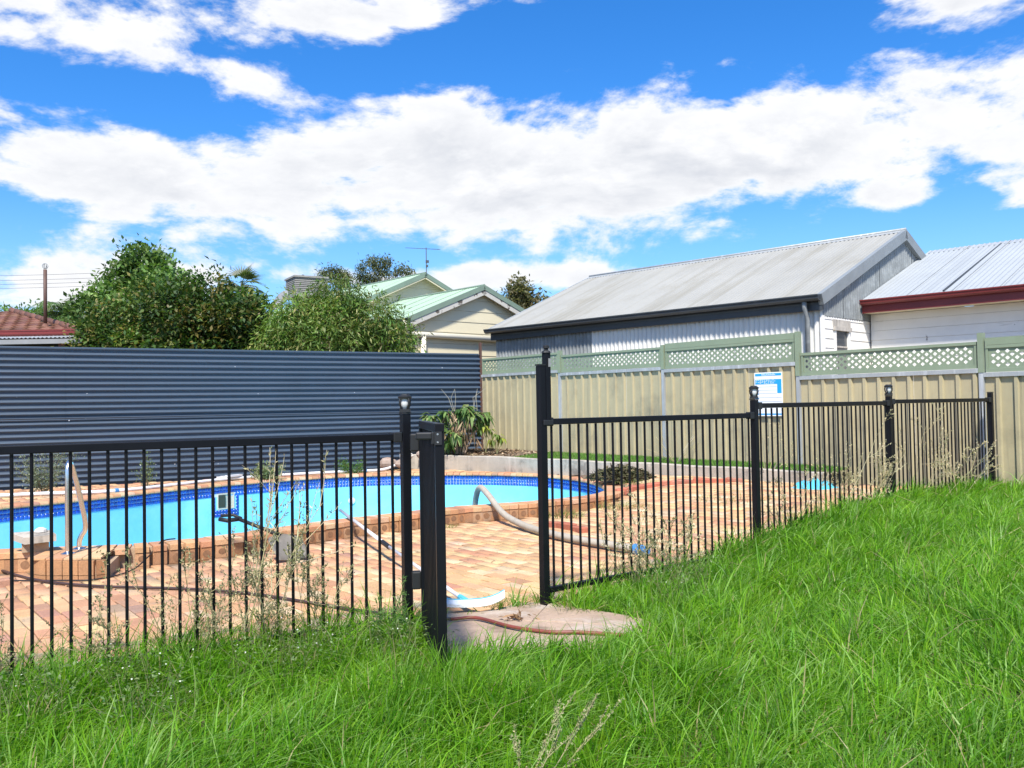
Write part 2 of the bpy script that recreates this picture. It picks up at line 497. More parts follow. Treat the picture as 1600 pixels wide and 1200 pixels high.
M['grey'] = mat('grey_plastic', (.26, .265, .26), .6, var=.12, vs=5)
M['cooler'] = mat('cooler_plastic', (.30, .29, .26), .6, var=.15, vs=5)
M['pvc'] = mat('white_pvc', (.72, .73, .75), .4, var=.06, vs=6)
M['hosegrey'] = mat('suction_hose', (.42, .37, .29), .6, var=.15, vs=12, fine=.08)
M['bluepl'] = mat('blue_plastic', (.06, .22, .50), .45, var=.2, vs=12)
M['aqua'] = mat('aqua_plastic', (.10, .50, .64), .45, var=.1, vs=10)
M['bristle'] = mat('white_bristle', (.74, .76, .76), .85, var=.12, vs=40, bump=.6, bs=160)
M['alu'] = mat('white_aluminium', (.70, .69, .70), .35, .1, var=.06, vs=8)
M['hose'] = mat('garden_hose', (.055, .03, .026), .5, var=.3, vs=10)
M['hosered'] = mat('garden_hose_red', (.20, .05, .035), .5, var=.3, vs=10)
M['cable'] = mat('cable_black', (.02, .018, .018), .5, var=.2, vs=10)
M['shovel'] = mat('worn_steel_plastic', (.17, .15, .12), .55, var=.2, vs=7, fine=.08, streak=((.30, .27, .22), (12, 12, 12), (.55, .75), .6))
M['skim'] = mat('cream_plastic', (.58, .52, .40), .5, var=.1, vs=8)
M['stone'] = mat('stone', (.33, .25, .20), .9, var=.3, vs=9, bump=.8, bs=40)
M['palestone'] = mat('pale_stone', (.62, .58, .52), .9, var=.2, vs=9, bump=.6, bs=40)
M['sign'] = mat('sign_white', (.80, .81, .82), .3, var=.02, vs=4)
M['signblue'] = mat('sign_blue', (.02, .33, .72), .3, var=.04, vs=8)
M['signgrey'] = mat('sign_line', (.36, .42, .46), .4, var=.1, vs=8)
M['litter'] = mat('leaf_litter', (.2, .13, .07), .9, attr='Col', var=.2, vs=10)
M['wire'] = mat('wire', (.10, .10, .11), .6, var=0)

PAL = [((.64, .46, .27), 5), ((.60, .38, .21), 5), ((.57, .31, .175), 3.5), ((.50, .245, .15), 1.5), ((.40, .20, .14), .5), ((.66, .54, .38), 3), ((.36, .25, .20), .3)]
PALR = [((.57, .35, .225), 4), ((.52, .285, .175), 4), ((.46, .225, .145), 3), ((.61, .44, .28), 4), ((.38, .20, .16), 1.3), ((.30, .21, .185), .7)]
def brick_col(x=0., rng=rnd):
    pal = PALR if rng.random() < .85 * float(sstep((-x - 1.0) / 1.6)) else PAL
    c = rng.choices([p[0] for p in pal], [p[1] for p in pal])[0]
    c = tuple(a * .70 + b * .30 for a, b in zip(c, (.56, .355, .205)))
    k = rng.uniform(.9, 1.1)
    return (min(.8, c[0] * k * .95), min(.8, c[1] * k * .90 * rng.uniform(.93, 1.07)), min(.8, c[2] * k * .78))

# ---------------------------------------------------------------- ground
def build_ground():
    step = .18
    xs = np.arange(-14.4, 10.8 + 1e-6, step); ys = np.arange(-1.44, 22.0, step)
    X, Y = np.meshgrid(xs, ys); Z = terrain(X, Y) - .045
    # garden bed behind the little wall and rise towards the fences
    nx, ny = len(xs), len(ys)
    verts = np.stack([X.ravel(), Y.ravel(), Z.ravel()], 1)
    ii, jj = np.meshgrid(np.arange(nx - 1), np.arange(ny - 1))
    a = (jj * nx + ii).ravel(); quads = np.stack([a, a + 1, a + nx + 1, a + nx], 1)
    cx = (xs[:-1] + step / 2)[ii].ravel(); cy = (ys[:-1] + step / 2)[jj].ravel()
    hole = offset_poly(POOL_IN, OUTW * .13)
    quads = quads[~inpoly(cx, cy, hole)]
    # outer skirt to the horizon
    x0, x1, y0, y1 = xs[0], xs[-1], ys[0], ys[-1]; Rr = 900.
    b = len(verts)
    per = [(x0, y0), (x1, y0), (x1, y1), (x0, y1)]
    outer = [(-Rr, -Rr), (Rr, -Rr), (Rr, Rr), (-Rr, Rr)]
    ex = [(px_, py_, float(terrain(px_, py_)) - .045) for px_, py_ in per] + [(px_, py_, .0) for px_, py_ in outer]
    verts = np.vstack([verts, np.array(ex)])
    sk = [(b + 4 + i, b + 4 + (i + 1) % 4, b + (i + 1) % 4, b + i) for i in range(4)]
    quads = np.vstack([quads, np.array(sk)])
    o = np_mesh('ground', verts, quads, M['soil'], smooth=True)
    tag(o, kind='structure')
build_ground()

# ---------------------------------------------------------------- brick paving
BL, BW, BH, GAP = .228, .113, .05, .009
def brick_mesh(name, l, w, h, material, ch=.005):
    mb = MB(); l2, w2 = l / 2, w / 2
    v = [(-l2, -w2, -h), (l2, -w2, -h), (l2, w2, -h), (-l2, w2, -h), (-l2, -w2, -ch), (l2, -w2, -ch), (l2, w2, -ch), (-l2, w2, -ch),
         (-l2 + ch, -w2 + ch, 0), (l2 - ch, -w2 + ch, 0), (l2 - ch, w2 - ch, 0), (-l2 + ch, w2 - ch, 0)]
    f = [(8, 9, 10, 11)] + [(4 + i, 4 + (i + 1) % 4, 8 + (i + 1) % 4, 8 + i) for i in range(4)] + [(i, (i + 1) % 4, 4 + (i + 1) % 4, 4 + i) for i in range(4)] + [(3, 2, 1, 0)]
    mb.add(v, f)
    return mb.mesh(name, material)

def build_paving():
    bed = MB()
    xs = np.arange(-13.2, 5.4, .3); ys = np.arange(.3, 17.6, .3)
    cells = []
    inner = offset_poly(POOL_IN, OUTW * .12)
    for x in xs:
        for y in ys:
            q = np.array([(x, y), (x + .3, y), (x + .3, y + .3), (x, y + .3)])
            if not inpoly(q[:, 0], q[:, 1], YARD).all(): continue
            if inpoly(q[:, 0], q[:, 1], inner).any(): continue
            cells.append(q)
    for q in cells:
        bed.add([(p[0], p[1], float(pav(p[0], p[1])) - .011) for p in q], [(0, 1, 2, 3)])
    base = bed.build('paving', M['joint']); tag(base, kind='structure')
    d = unit(V(.60, -.80)); e = V(-d[1], d[0])
    L, W = BL + GAP, BW + GAP
    items = []
    outp = offset_poly(POOL_IN, OUTW * (COPE_W + .045)); stp = [(p[0], p[1]) for p in STEP]
    for r in range(-80, 170):
        vv = r * W
        sh = (L / 2 if r % 2 else 0) + .03 * math.sin(r * .7)
        for c in range(-90, 90):
            u = c * L + sh
            wv = .03 * math.sin(u * .9) + .02 * math.sin(u * .37 + 1)
            p = d * u + e * (vv + wv)
            items.append((p[0], p[1]))
    P = np.array(items)
    ok = inpoly(P[:, 0], P[:, 1], YARD) & (P[:, 1] > fence_y(P[:, 0]) - .12)
    ok &= ~inpoly(P[:, 0], P[:, 1], outp) & ~inpoly(P[:, 0], P[:, 1], stp) & ~inpoly(P[:, 0], P[:, 1], SLAB)
    ok &= (P[:, 0] > -8.5)
    P = P[ok]
    rz = math.atan2(d[1], d[0])
    view = (np.abs(P[:, 0]) < .60 * P[:, 1] + .15)
    near = np.argsort(np.where(view, np.hypot(P[:, 0], P[:, 1]), 99))[:300]
    isn = np.zeros(len(P), bool); isn[near] = True
    me = brick_mesh('brick', BL, BW, BH, M['brick'])
    vs, fs, cs = [], [], []
    t = [np.array(v.co) for v in me.vertices]; T0 = np.array(t); F0 = [tuple(p.vertices) for p in me.polygons]
    for i, (x, y) in enumerate(P):
        dz = rnd.uniform(-.004, .003); ra = rz + rnd.gauss(0, .012); col = brick_col(x)
        tx, ty = rnd.gauss(0, .006), rnd.gauss(0, .006)
        if isn[i]:
            place(me, 'brick', base, (x, y, float(pav(x, y)) + dz), ra, col, tx, ty)
        else:
            ca, sa = math.cos(ra), math.sin(ra)
            X = x + T0[:, 0] * ca - T0[:, 1] * sa; Y = y + T0[:, 0] * sa + T0[:, 1] * ca
            Z = pav(X, Y) + T0[:, 2] + dz
            b = len(vs) * 12
            vs.append(np.stack([X, Y, Z], 1)); fs += [tuple(k + b for k in f) for f in F0]; cs.append(np.tile(col, (12, 1)))
    o = np_mesh('far_bricks', np.vstack(vs), np.array(fs), M['brickv'], base, np.vstack(cs)); o['kind'] = 'stuff'
    # small tufts of weed growing in the joints are built with the plants
build_paving()

# concrete slab in the gateway
def clip_poly(P, p, n):
    """part of polygon P on the side of line (p, n) where n points"""
    out = []; m = len(P)
    for i in range(m):
        a, b = P[i], P[(i + 1) % m]; da, db = np.dot(a - p, n), np.dot(b - p, n)
        if da >= 0: out.append(a)
        if da * db < 0: out.append(a + (b - a) * da / (da - db))
    return out

def build_slab():
    s = [np.array(p) for p in catmull([(p[0], p[1]) for p in SLAB], True, 4)]
    s = [p + V(.018 * math.sin(9 * p[0] + 5 * p[1]), .018 * math.cos(11 * p[0])) for p in s]
    bed = MB(); bed.prism([(p[0], p[1], -.025) for p in s], (0, 0, -.06))
    o = bed.build('concrete_slab', M['joint']); tag(o, kind='structure')
    cuts = [(V(.22, 5.35), unit(V(-.32, -1.0))), (V(.05, 5.2), unit(V(1.0, -.25)))]
    pieces = [s]
    for (p, n) in cuts:
        nxt = []
        for P in pieces:
            for sg in (1, -1):
                q = clip_poly(P, p + n * sg * .004, n * sg)
                if len(q) > 2: nxt.append(q)
        pieces = nxt
    for k, P in enumerate(pieces):
        dz = (.014, .009, .016, .011)[k % 4]
        MB().prism([(p[0], p[1], dz) for p in P], (0, 0, -.045)).build('slab_piece', M['slab'], o, bevel=.006)
build_slab()

# ---------------------------------------------------------------- swimming pool
def build_pool():
    P = resample(POOL_IN, .118)
    cx = P.mean(0)
    root = thing('swimming_pool', 'empty in-ground pool painted light blue with raised brick coping', 'swimming pool', (float(cx[0]), float(cx[1]), 0.))
    n = len(P)
    S = resample(POOL_IN, .12)
    S = offset_poly(S, OUTW * .055)
    prof = [(0, .105), (0, -.1), (0, -.5), (-.04, -.9), (-.14, -1.2), (-.4, -1.4), (-.9, -1.45)]
    rows = []
    for (d_, z) in prof:
        Q = offset_poly(S, OUTW * d_) if d_ else S
        rows.append([(q[0], q[1], z) for q in Q] + [(Q[0][0], Q[0][1], z)])
    sh = MB(); sh.strip(rows)
    last = [p for p in rows[-1][:-1]]
    b = len(sh.v); sh.v += last; sh.f.append(tuple(range(b, b + len(last))))
    sh.build('shell', M['poolpaint'], root, smooth=True)
    # outer back-up wall under the coping
    t = np.roll(P, -1, 0) - np.roll(P, 1, 0); t /= np.linalg.norm(t, axis=1)[:, None]
    outn = np.stack([t[:, 1], -t[:, 0]], 1)
    bm = MB()
    A = P + outn * .06; B_ = P + outn * (COPE_W - .055)
    close = lambda L: L + [L[0]]
    bm.strip([close([(a[0], a[1], -.15) for a in A]), close([(a[0], a[1], COPE_H - .052) for a in A])])
    bm.strip([close([(a[0], a[1], COPE_H - .014) for a in A]), close([(a[0], a[1], COPE_H - .014) for a in B_])])
    bm.strip([close([(a[0], a[1], COPE_H - .014) for a in B_]), close([(a[0], a[1], -.15) for a in B_])])
    bm.build('bond_beam', M['mortar'], root)
    # coping bricks: headers laid across the wall with a bullnose on the pool side
    w = .110
    def header(length):
        mb = MB(); h = .05
        pr = [(-.0, -.036), (.006, -.016), (.018, -.004), (.035, 0), (length - .004, 0), (length, -.005), (length, -h), (0.008, -h)]
        pr = pr[::-1]
        mb.prism([(q[0], -w / 2, q[1]) for q in pr], (0, w, 0))
        return mb.mesh('coping_brick', M['brick'])
    head = header(COPE_W)
    # near side outer face: upright bricks over a low course
    up = MB(); up.box((0, 0, 0), (.045, .113, .108)); upm = up.mesh('face_brick', M['brick'])
    lo = MB(); lo.box((0, 0, 0), (.040, .113, .044)); lom = lo.mesh('base_brick', M['brick'])
    spot = MB(); spot.prism([(.0, .034 * math.cos(a), .034 * math.sin(a)) for a in np.linspace(0, 2 * math.pi, 12, endpoint=False)], (.003, 0, 0))
    spotm = spot.mesh('frog_mark', M['spot'])
    for i in range(n):
        p, o_ = P[i], outn[i]
        az = math.atan2(o_[1], o_[0])
        c = brick_col(1.0); k = rnd.uniform(.9, 1.05)
        c = (min(.75, c[0] * k), c[1] * .90 * k, c[2] * .92 * k)
        place(head, 'coping_brick', root, (p[0], p[1], COPE_H + rnd.uniform(-.003, .002)), az + rnd.gauss(0, .01), c)
        facing = -(o_[0] * p[0] + o_[1] * p[1])
        if facing > .5 and p[0] < 1.6:
            q = p + o_ * (COPE_W - .030)
            cc = rnd.choice([(.40, .205, .095), (.44, .225, .10), (.36, .18, .085), (.47, .26, .13), (.38, .175, .075)])
            k = rnd.uniform(.9, 1.1); cc = tuple(v * k for v in cc)
            if abs(q[0] + 3.56) < .26 and q[1] < 8: continue
            fb = place(upm, 'face_brick', root, (q[0], q[1], .108 - .056), az + rnd.gauss(0, .01), cc)
            place(lom, 'base_brick', root, (q[0], q[1], -.024 + .0), az, tuple(v * .92 for v in cc))
            if rnd.random() < .75:
                s = bpy.data.objects.new('frog_mark', spotm); link(s, fb); s.location = (.0215, rnd.uniform(-.008, .008), rnd.uniform(-.008, .008))
                s.scale = (1, rnd.uniform(.8, 1.2), rnd.uniform(.75, 1.1))
    # waterline tiles
    T = resample(offset_poly(POOL_IN, OUTW * .055), .053)
    tt = np.roll(T, -1, 0) - np.roll(T, 1, 0); tt /= np.linalg.norm(tt, axis=1)[:, None]
    inn = np.stack([-tt[:, 1], tt[:, 0]], 1)
    vs, fs, cs = [], [], []
    sk0, sk1 = V(-4.66, 14.08), V(-4.42, 14.36)
    for i in range(len(T)):
        away = inn[i][0] * T[i][0] + inn[i][1] * T[i][1] < .8      # every tile is built; none dropped
        for r in range(3):
            z1 = .104 - r * .053; z0 = z1 - .047
            mid = T[i] + tt[i] * .0265
            if np.linalg.norm(mid - (sk0 + sk1) / 2) < .19 and r >= 2: continue
            a = mid - tt[i] * .0235; b_ = mid + tt[i] * .0235
            bi = len(vs) * 8
            f_ = inn[i] * .006; g_ = inn[i] * .0005
            ring = [(*(a + g_), z0), (*(b_ + g_), z0), (*(b_ + g_), z1), (*(a + g_), z1), (*(a + f_), z0), (*(b_ + f_), z0), (*(b_ + f_), z1), (*(a + f_), z1)]
            vs.append(ring)
            fs += [tuple(bi + k for k in f) for f in [(4, 7, 6, 5), (0, 4, 5, 1), (1, 5, 6, 2), (2, 6, 7, 3), (3, 7, 4, 0)]]
            k = rnd.uniform(.75, 1.3); c = (.018 * k, .10 * k * rnd.uniform(.8, 1.3), .54 * k)
            cs.append(np.tile(c, (8, 1)))
    grout = MB()
    G = offset_poly(POOL_IN, OUTW * .0535); G = resample(G, .1)
    grout.strip([close([(g[0], g[1], .108) for g in G]), close([(g[0], g[1], -.052) for g in G])])
    grout.build('grout_band', M['grout'], root)
    o = np_mesh('waterline_tiles', np.array(vs).reshape(-1, 3), np.array(fs), M['tile'], root, np.vstack(cs)); o['kind'] = 'stuff'
    # skimmer box and its tiled surround
    c = (sk0 + sk1) / 2
    i = int(np.argmin(np.linalg.norm(T - c, axis=1))); c = T[i]; tn = tt[i]; iv = inn[i]
    if tn[0] < 0: tn = -tn
    sm = MB()
    def p3(u, d_, z): q = c + tn * u + iv * d_; return V(q[0], q[1], z)
    w2, zt, zb, dp = .15, -.02, -.23, .22
    for u in (-w2, w2 - .02):
        sm.par(p3(u, .014, zb), V(*(tn * .02), 0), V(*(-iv * dp), 0), V(0, 0, zt - zb))
    sm.par(p3(-w2, .014, zt), V(*(tn * 2 * w2), 0), V(*(-iv * dp), 0), V(0, 0, .02))
    sm.par(p3(-w2, .014, zb - .02), V(*(tn * 2 * w2), 0), V(*(-iv * dp), 0), V(0, 0, .02))
    sm.par(p3(-w2, .002, zb), V(*(tn * (2 * w2)), 0), V(*(-iv * .01), 0), V(0, 0, zt - zb))
    sb = sm.build('skimmer_box', M['skim'], root)
    fl = MB(); fl.par(p3(-w2 + .012, .0165, zb + .012), V(*(tn * .125), 0), V(*(iv * .004), 0), V(0, 0, zt - zb - .02)); fl.build('skimmer_flap', M['darkwood'], sb)
    st_v, st_f, st_c = [], [], []
    for u in np.arange(-.212, .213, .053):
        for z in np.arange(-.053, -.33, -.053):
            if abs(u) < .17 and zb - .03 < z - .02 < zt + .02 and z - .047 > zb - .06: 
                if z > zb + .0: continue
            a = p3(u - .0235, .001, z - .047)
            bi = len(st_v); e1 = V(*(tn * .047), 0); e2 = V(*(iv * .006), 0); e3 = V(0, 0, .047)
            mb = MB().par(a, e1, e2, e3)
            st_v += mb.v; st_f += [tuple(k + bi for k in f) for f in mb.f]
            st_c += [(.012, .06, .40 * rnd.uniform(.8, 1.2))] * 8
    so = np_mesh('skimmer_tiles', np.array(st_v), np.array(st_f), M['tile'], root, np.array(st_c)); so['kind'] = 'stuff'
    # return fitting
    j = int(np.argmin(np.linalg.norm(T - V(-2.82, 15.68), axis=1))); q = T[j]; iv = inn[j]
    rt = MB(); rt.tube([V(q[0] - iv[0] * .02, q[1] - iv[1] * .02, -.30), V(q[0] + iv[0] * .02, q[1] + iv[1] * .02, -.30), V(q[0] + iv[0] * .03, q[1] + iv[1] * .03, -.30)], [.06, .06, .03], 14)
    rt.build('return_fitting', M['pvc'], root, smooth=False)
    # step block for the ladder rail, on the near coping
    sb = MB()
    zt = .150
    sb.prism([(p_[0], p_[1], -.05) for p_ in STEP], (0, 0, zt + .05 - .05))
    blk = sb.build('rail_plinth', M['mortar'], root)
    Sx = [V(*p_) for p_ in STEP]
    for a, b_ in zip(Sx[1:4], Sx[2:5]):
        L = np.linalg.norm(b_ - a); k = max(1, int(round(L / .115))); u = (b_ - a) / L; nn = V(u[1], -u[0])
        for i in range(k):
            m_ = a + u * (L * (i + .5) / k) + nn * .012
            mb = MB(); mb.box((0, 0, 0), (.03, L / k - .006, .112)); me = mb.mesh('face_brick', M['brick'])
            cc = rnd.choice([(.42, .215, .10), (.44, .225, .10), (.37, .18, .08)])
            fb = place(me, 'face_brick', blk, (m_[0], m_[1], .092), math.atan2(nn[1], nn[0]), cc)
            mb = MB(); mb.box((0, 0, 0), (.026, L / k - .006, .055)); me = mb.mesh('base_brick', M['brick'])
            place(me, 'base_brick', blk, (m_[0], m_[1], .004), math.atan2(nn[1], nn[0]), tuple(v * .95 for v in cc))
    # top slabs of the plinth (three wide bricks)
    for k in range(4):
        f0, f1 = k / 4, (k + 1) / 4
        fr = lambda f, y0: V(-3.83 + .58 * f, 7.05 + (.04 * abs(f - .5)) + y0)
        a, b_, c_, d_ = fr(f0, 0), fr(f1, 0), V(-3.90 + .54 * f1, 7.56), V(-3.90 + .54 * f0, 7.56)
        g = .003
        mb = MB(); mb.prism([(a[0] + g, a[1], zt + .0), (b_[0] - g, b_[1], zt), (c_[0] - g, c_[1], zt), (d_[0] + g, d_[1], zt)], (0, 0, .014))
        o = mb.build('plinth_brick', M['brick'], blk); o.color = (*brick_col(1), 1)
build_pool()

# ---------------------------------------------------------------- black pool fence
def lantern(parent_loc, label):
    x, y, z = parent_loc
    t = thing('post_light', label, 'light', (x, y, z), 'solar lights on the pool fence posts')
    b = MB(); b.box((x, y, z + .008), (.056, .056, .016)); b.build('base', M['blackpl'], t)
    g = MB(); g.lathe((x, y, z + .016), [(.018, 0), (.026, .03), (.026, .055), (.020, .075)], 10); g.build('diffuser', M['lens'], t, smooth=True)
    for k in range(4):
        a = math.pi / 4 + k * math.pi / 2
        f = MB(); f.tube([(x + r_ * math.cos(a), y + r_ * math.sin(a), z + zz) for r_, zz in ((.024, .016), (.034, .04), (.037, .06), (.033, .078))], .006, 6)
        f.build('frame_rib', M['blackpl'], t)
    c = MB(); c.lathe((x, y, z + .076), [(.038, 0), (.040, .012), (.026, .022), (.024, .026)], 12); c.build('cap', M['blackpl'], t)
    return t

def post(x, y, z0, z1, label, ux, w=.050, group='black pool fence posts'):
    t = thing('fence_post', label, 'post', (x, y, z0), group)
    m = MB(); m.box((x, y, (z0 + z1) / 2), (w, w, z1 - z0), ux=ux); m.build('shaft', M['black'], t, bevel=.003)
    m = MB(); m.box((x, y, z1 + .006), (w + .004, w + .004, .010), ux=ux); m.build('cap', M['blackpl'], t)
    return t

BARM = {}
def fence_panel(p, q, zr, zb, nb, label):
    p, q = V(*p), V(*q); u = unit(q - p); L = np.linalg.norm(q - p); u3 = V(*u, 0)
    t = thing('pool_fence', label, 'fence', (float((p[0] + q[0]) / 2), float((p[1] + q[1]) / 2), zb), 'black pool fence panels')
    a = p + u * .036; b = q - u * .036
    m = MB(); m.bar((*a, zr - .020), (*b, zr - .020), .040, .040); m.build('top_rail', M['black'], t, bevel=.004)
    m = MB(); m.bar((*a, zb + .07), (*b, zb + .07), .040, .036); m.build('bottom_rail', M['black'], t, bevel=.004)
    h = zr - .041 - zb - .089
    key = (round(h, 3), round(math.atan2(u[1], u[0]), 3))
    if key not in BARM:
        m = MB(); m.tube([(0, 0, -h / 2), (0, 0, h / 2)], .0085, 8, False); BARM[key] = m.mesh('bar', M['black'], smooth=True)
    for i in range(nb):
        c = p + u * L * (i + 1) / (nb + 1)
        place(BARM[key], 'bar', t, (c[0], c[1], zb + .089 + h / 2))
    for e, s in ((p, 1), (q, -1)):
        c = e + u * s * .055
        m = MB(); m.box((c[0], c[1], zr - .020), (.05, .052, .056), ux=u3); m.build('bracket', M['blackpl'], t, bevel=.004)
    return t

def build_pool_fence():
    U = [unit(V(*POSTS[i + 1]) - V(*POSTS[i])) for i in range(5)]
    fence_panel(POSTS[0], POSTS[1], 1.15, .02, 29, 'black barred pool fence panel left of the open gate')
    fence_panel(POSTS[2], POSTS[3], 1.21, .03, 27, 'black barred pool fence panel right of the tall latch post')
    fence_panel(POSTS[3], POSTS[4], 1.287, .14, 27, 'black barred pool fence panel in front of the blue and white sign')
    fence_panel(POSTS[4], POSTS[5], 1.30, .20, 27, 'last black pool fence panel before the plain end post')
    post(*POSTS[0], -.1, 1.25, 'black pool fence post at the outer end of the left panel', U[0])
    post(*POSTS[1], -.1, 1.26, 'black hinge post with a light on top beside the open gate', U[0])
    t = post(*POSTS[2], -.05, 1.555, 'tall black latch post on the right of the gateway', U[2])
    post(*POSTS[3], -.1, 1.315, 'black post with a light where the fence steps up beside the sign', U[2])
    post(*POSTS[4], -.1, 1.335, 'black post with a light farther right along the pool fence', U[3])
    post(*POSTS[5], 0., 1.36, 'plain black end post of the pool fence on the far right', U[4])
    lantern((*POSTS[1], 1.272), 'dark lantern light on the hinge post beside the gate')
    lantern((*POSTS[3], 1.327), 'dark lantern light on the post beside the blue and white sign')
    lantern((*POSTS[4], 1.347), 'dark lantern light on the second post from the right end')
    # magnetic latch tube on the tall post
    x, y = POSTS[2]; u = U[2]
    lx, ly = x + u[0] * .046, y + u[1] * .046 - .012
    t = thing('gate_latch', 'black magnetic gate latch with knob on the tall post', 'latch', (lx, ly, 1.19))
    m = MB(); m.box((lx, ly, 1.42), (.040, .044, .44), ux=V(*u, 0)); m.build('latch_tube', M['black'], t, bevel=.004)
    m = MB(); m.box((lx - .01, ly, 1.185), (.08, .06, .035), ux=V(*u, 0)); m.build('latch_bracket', M['blackpl'], t, bevel=.004)
    m = MB(); m.lathe((lx, ly, 1.64), [(.032, 0), (.026, .012), (.012, .018), (.012, .026), (.020, .03), (.020, .046), (.012, .052)], 12); m.build('pull_knob', M['blackpl'], t)
    m = MB(); m.box((lx + .020, ly - .0225, 1.575), (.010, .012, .055), ux=V(*u, 0)); m.build('sticker', M['grey'], t)

    # open gate, seen nearly edge on
    H, N_ = V(-.51, 5.06), V(-.33, 4.05)
    g = unit(N_ - H); L = np.linalg.norm(N_ - H); g3 = V(*g, 0); zt, zb = 1.222, .05
    t = thing('pool_gate', 'black barred pool gate standing open towards the lawn', 'gate', (float(H[0]), float(H[1]), zb))
    for nm, c in (('hinge_stile', H + g * .025), ('latch_stile', N_ - g * .025)):
        m = MB(); m.box((c[0], c[1], (zt + zb) / 2 - .02), (.042, .042, zt - zb - .04), ux=g3); m.build(nm, M['black'], t, bevel=.003)
    m = MB(); m.bar((*H, zt - .02), (*N_, zt - .02), .042, .04); m.build('top_rail', M['black'], t, bevel=.003)
    m = MB(); m.bar((*(H + g * .05), zb + .03), (*(N_ - g * .05), zb + .03), .04, .036); m.build('bottom_rail', M['black'], t, bevel=.003)
    h = zt - .04 - zb - .048; m = MB(); m.tube([(0, 0, -h / 2), (0, 0, h / 2)], .0085, 8, False); bm = m.mesh('bar', M['black'], smooth=True)
    for i in range(11):
        c = H + g * (.05 + (L - .1) * (i + 1) / 12)
        place(bm, 'bar', t, (c[0], c[1], zb + .048 + h / 2))
    side = V(-g[1], g[0]);
    if side[0] > 0: side = -side
    s3 = V(*side, 0)
    for z in (1.10, .33):
        c = H + side * .045 + g * .0
        m = MB(); m.box((c[0], c[1], z), (.05, .05, .10), ux=g3); m.build('hinge', M['blackpl'], t, bevel=.008)
    # striker arm on the latch stile
    c = N_ - g * .028 + side * .030
    m = MB(); m.box((c[0], c[1], 1.155), (.012, .052, .055), ux=s3); sp = m.build('striker_plate', M['blackpl'], t, bevel=.004)
    m = MB(); m.bar((*(c + side * .0), 1.165), (*(c + side * .075 - g * .02), 1.165), .022, .036); m.build('striker_arm', M['blackpl'], t, bevel=.008)
    for dz in (-.018, .018):
        c2 = N_ - g * .01 + side * .026
        m = MB(); m.tube([V(*(N_ + g * .0015 + side * .01), 1.155 + dz), V(*(N_ + g * .0045 + side * .01), 1.155 + dz)], .0045, 8); m.build('screw', M['chrome'], t)
    m = MB(); m.box((*(N_ + g * .001 + side * .008), 1.155), (.003, .034, .06), ux=g3); m.build('cover_plate', M['blackpl'], t)
build_pool_fence()

# ---------------------------------------------------------------- navy corrugated fence
def wave(o, a, la, b, lb, n, pitch, amp, per=6, lim=None, lim_lo=None):
    """corrugated sheet: waves run along a, ridges along b; n is the outward normal"""
    o, a, b, n = V(*o), unit(a), unit(b), unit(n)
    k = int(round(la / pitch * per)); mb = MB(); r0, r1 = [], []
    for i in range(k + 1):
        s = la * i / k
        w = n * amp * math.cos(2 * math.pi * s / pitch)
        lo = lim_lo(s) if lim_lo else 0.
        hi = lim(s) if lim else lb
        r0.append(o + a * s + b * lo + w); r1.append(o + a * s + b * hi + w)
    mb.strip([r0, r1]); return mb

def build_navy_fence():
    nrm = V(BU[1], -BU[0], 0); u = V(*BU, 0)
    L = np.linalg.norm(B1 - B0)
    zt = 2.37
    t = thing('corrugated_fence', 'navy blue horizontally corrugated steel fence behind the pool', 'fence', (float(B1[0] + B0[0]) / 2, float(B1[1] + B0[1]) / 2, 0.))
    pitch = .095
    cuts = [0, 3.3, 7.0, 10.85, L]
    for ci in range(4):
        s0, s1 = cuts[ci], cuts[ci + 1]
        for (z0, z1, d) in ((1.19, zt - .02, .0), (-.05, 1.235, .006)):
            o = V(*B0, z1) + u * s0 + nrm * (d + .012 * 0 + (.004 if ci % 2 else 0))
            m = wave(o, (0, 0, -1), z1 - z0, u, s1 - s0 + .04, nrm, pitch, .021, 10)
            m.build('sheet', M['navy'], t, smooth=True)
    m = MB(); m.bar(V(*B0, zt - .012) + nrm * .0, V(*B1, zt - .012), .05, .03); m.build('cap_rail', M['navy'], t, bevel=.004)
    for s in (3.31, 7.01, 10.86):
        c = V(*B0, 0) + u * s - nrm * .06
        m = MB(); m.box((c[0], c[1], 1.1), (.05, .05, 2.3), ux=u); m.build('post', M['galv'], t)
    sc = MB()
    for i in range(26):
        s = rnd.uniform(3, L - .2); z = rnd.choice([2.08, 1.6, 1.22, .75, .42]) + rnd.uniform(-.03, .03)
        c = V(*B0, z) + u * s + nrm * .012
        sc.tube([c, c + nrm * .006], rnd.uniform(.005, .009), 6)
    sc.build('screws', M['pvc'], t)['kind'] = 'stuff'
    c = V(*B1, 0) + u * .05
    t2 = MB(); t2.box((c[0], c[1], 1.3), (.045, .045, 2.6), ux=u)
    solo(t2, 'corner_post', M['brown'], 'thin dark brown steel post where the blue and tan fences meet', 'post', (c[0], c[1], 0.))
build_navy_fence()

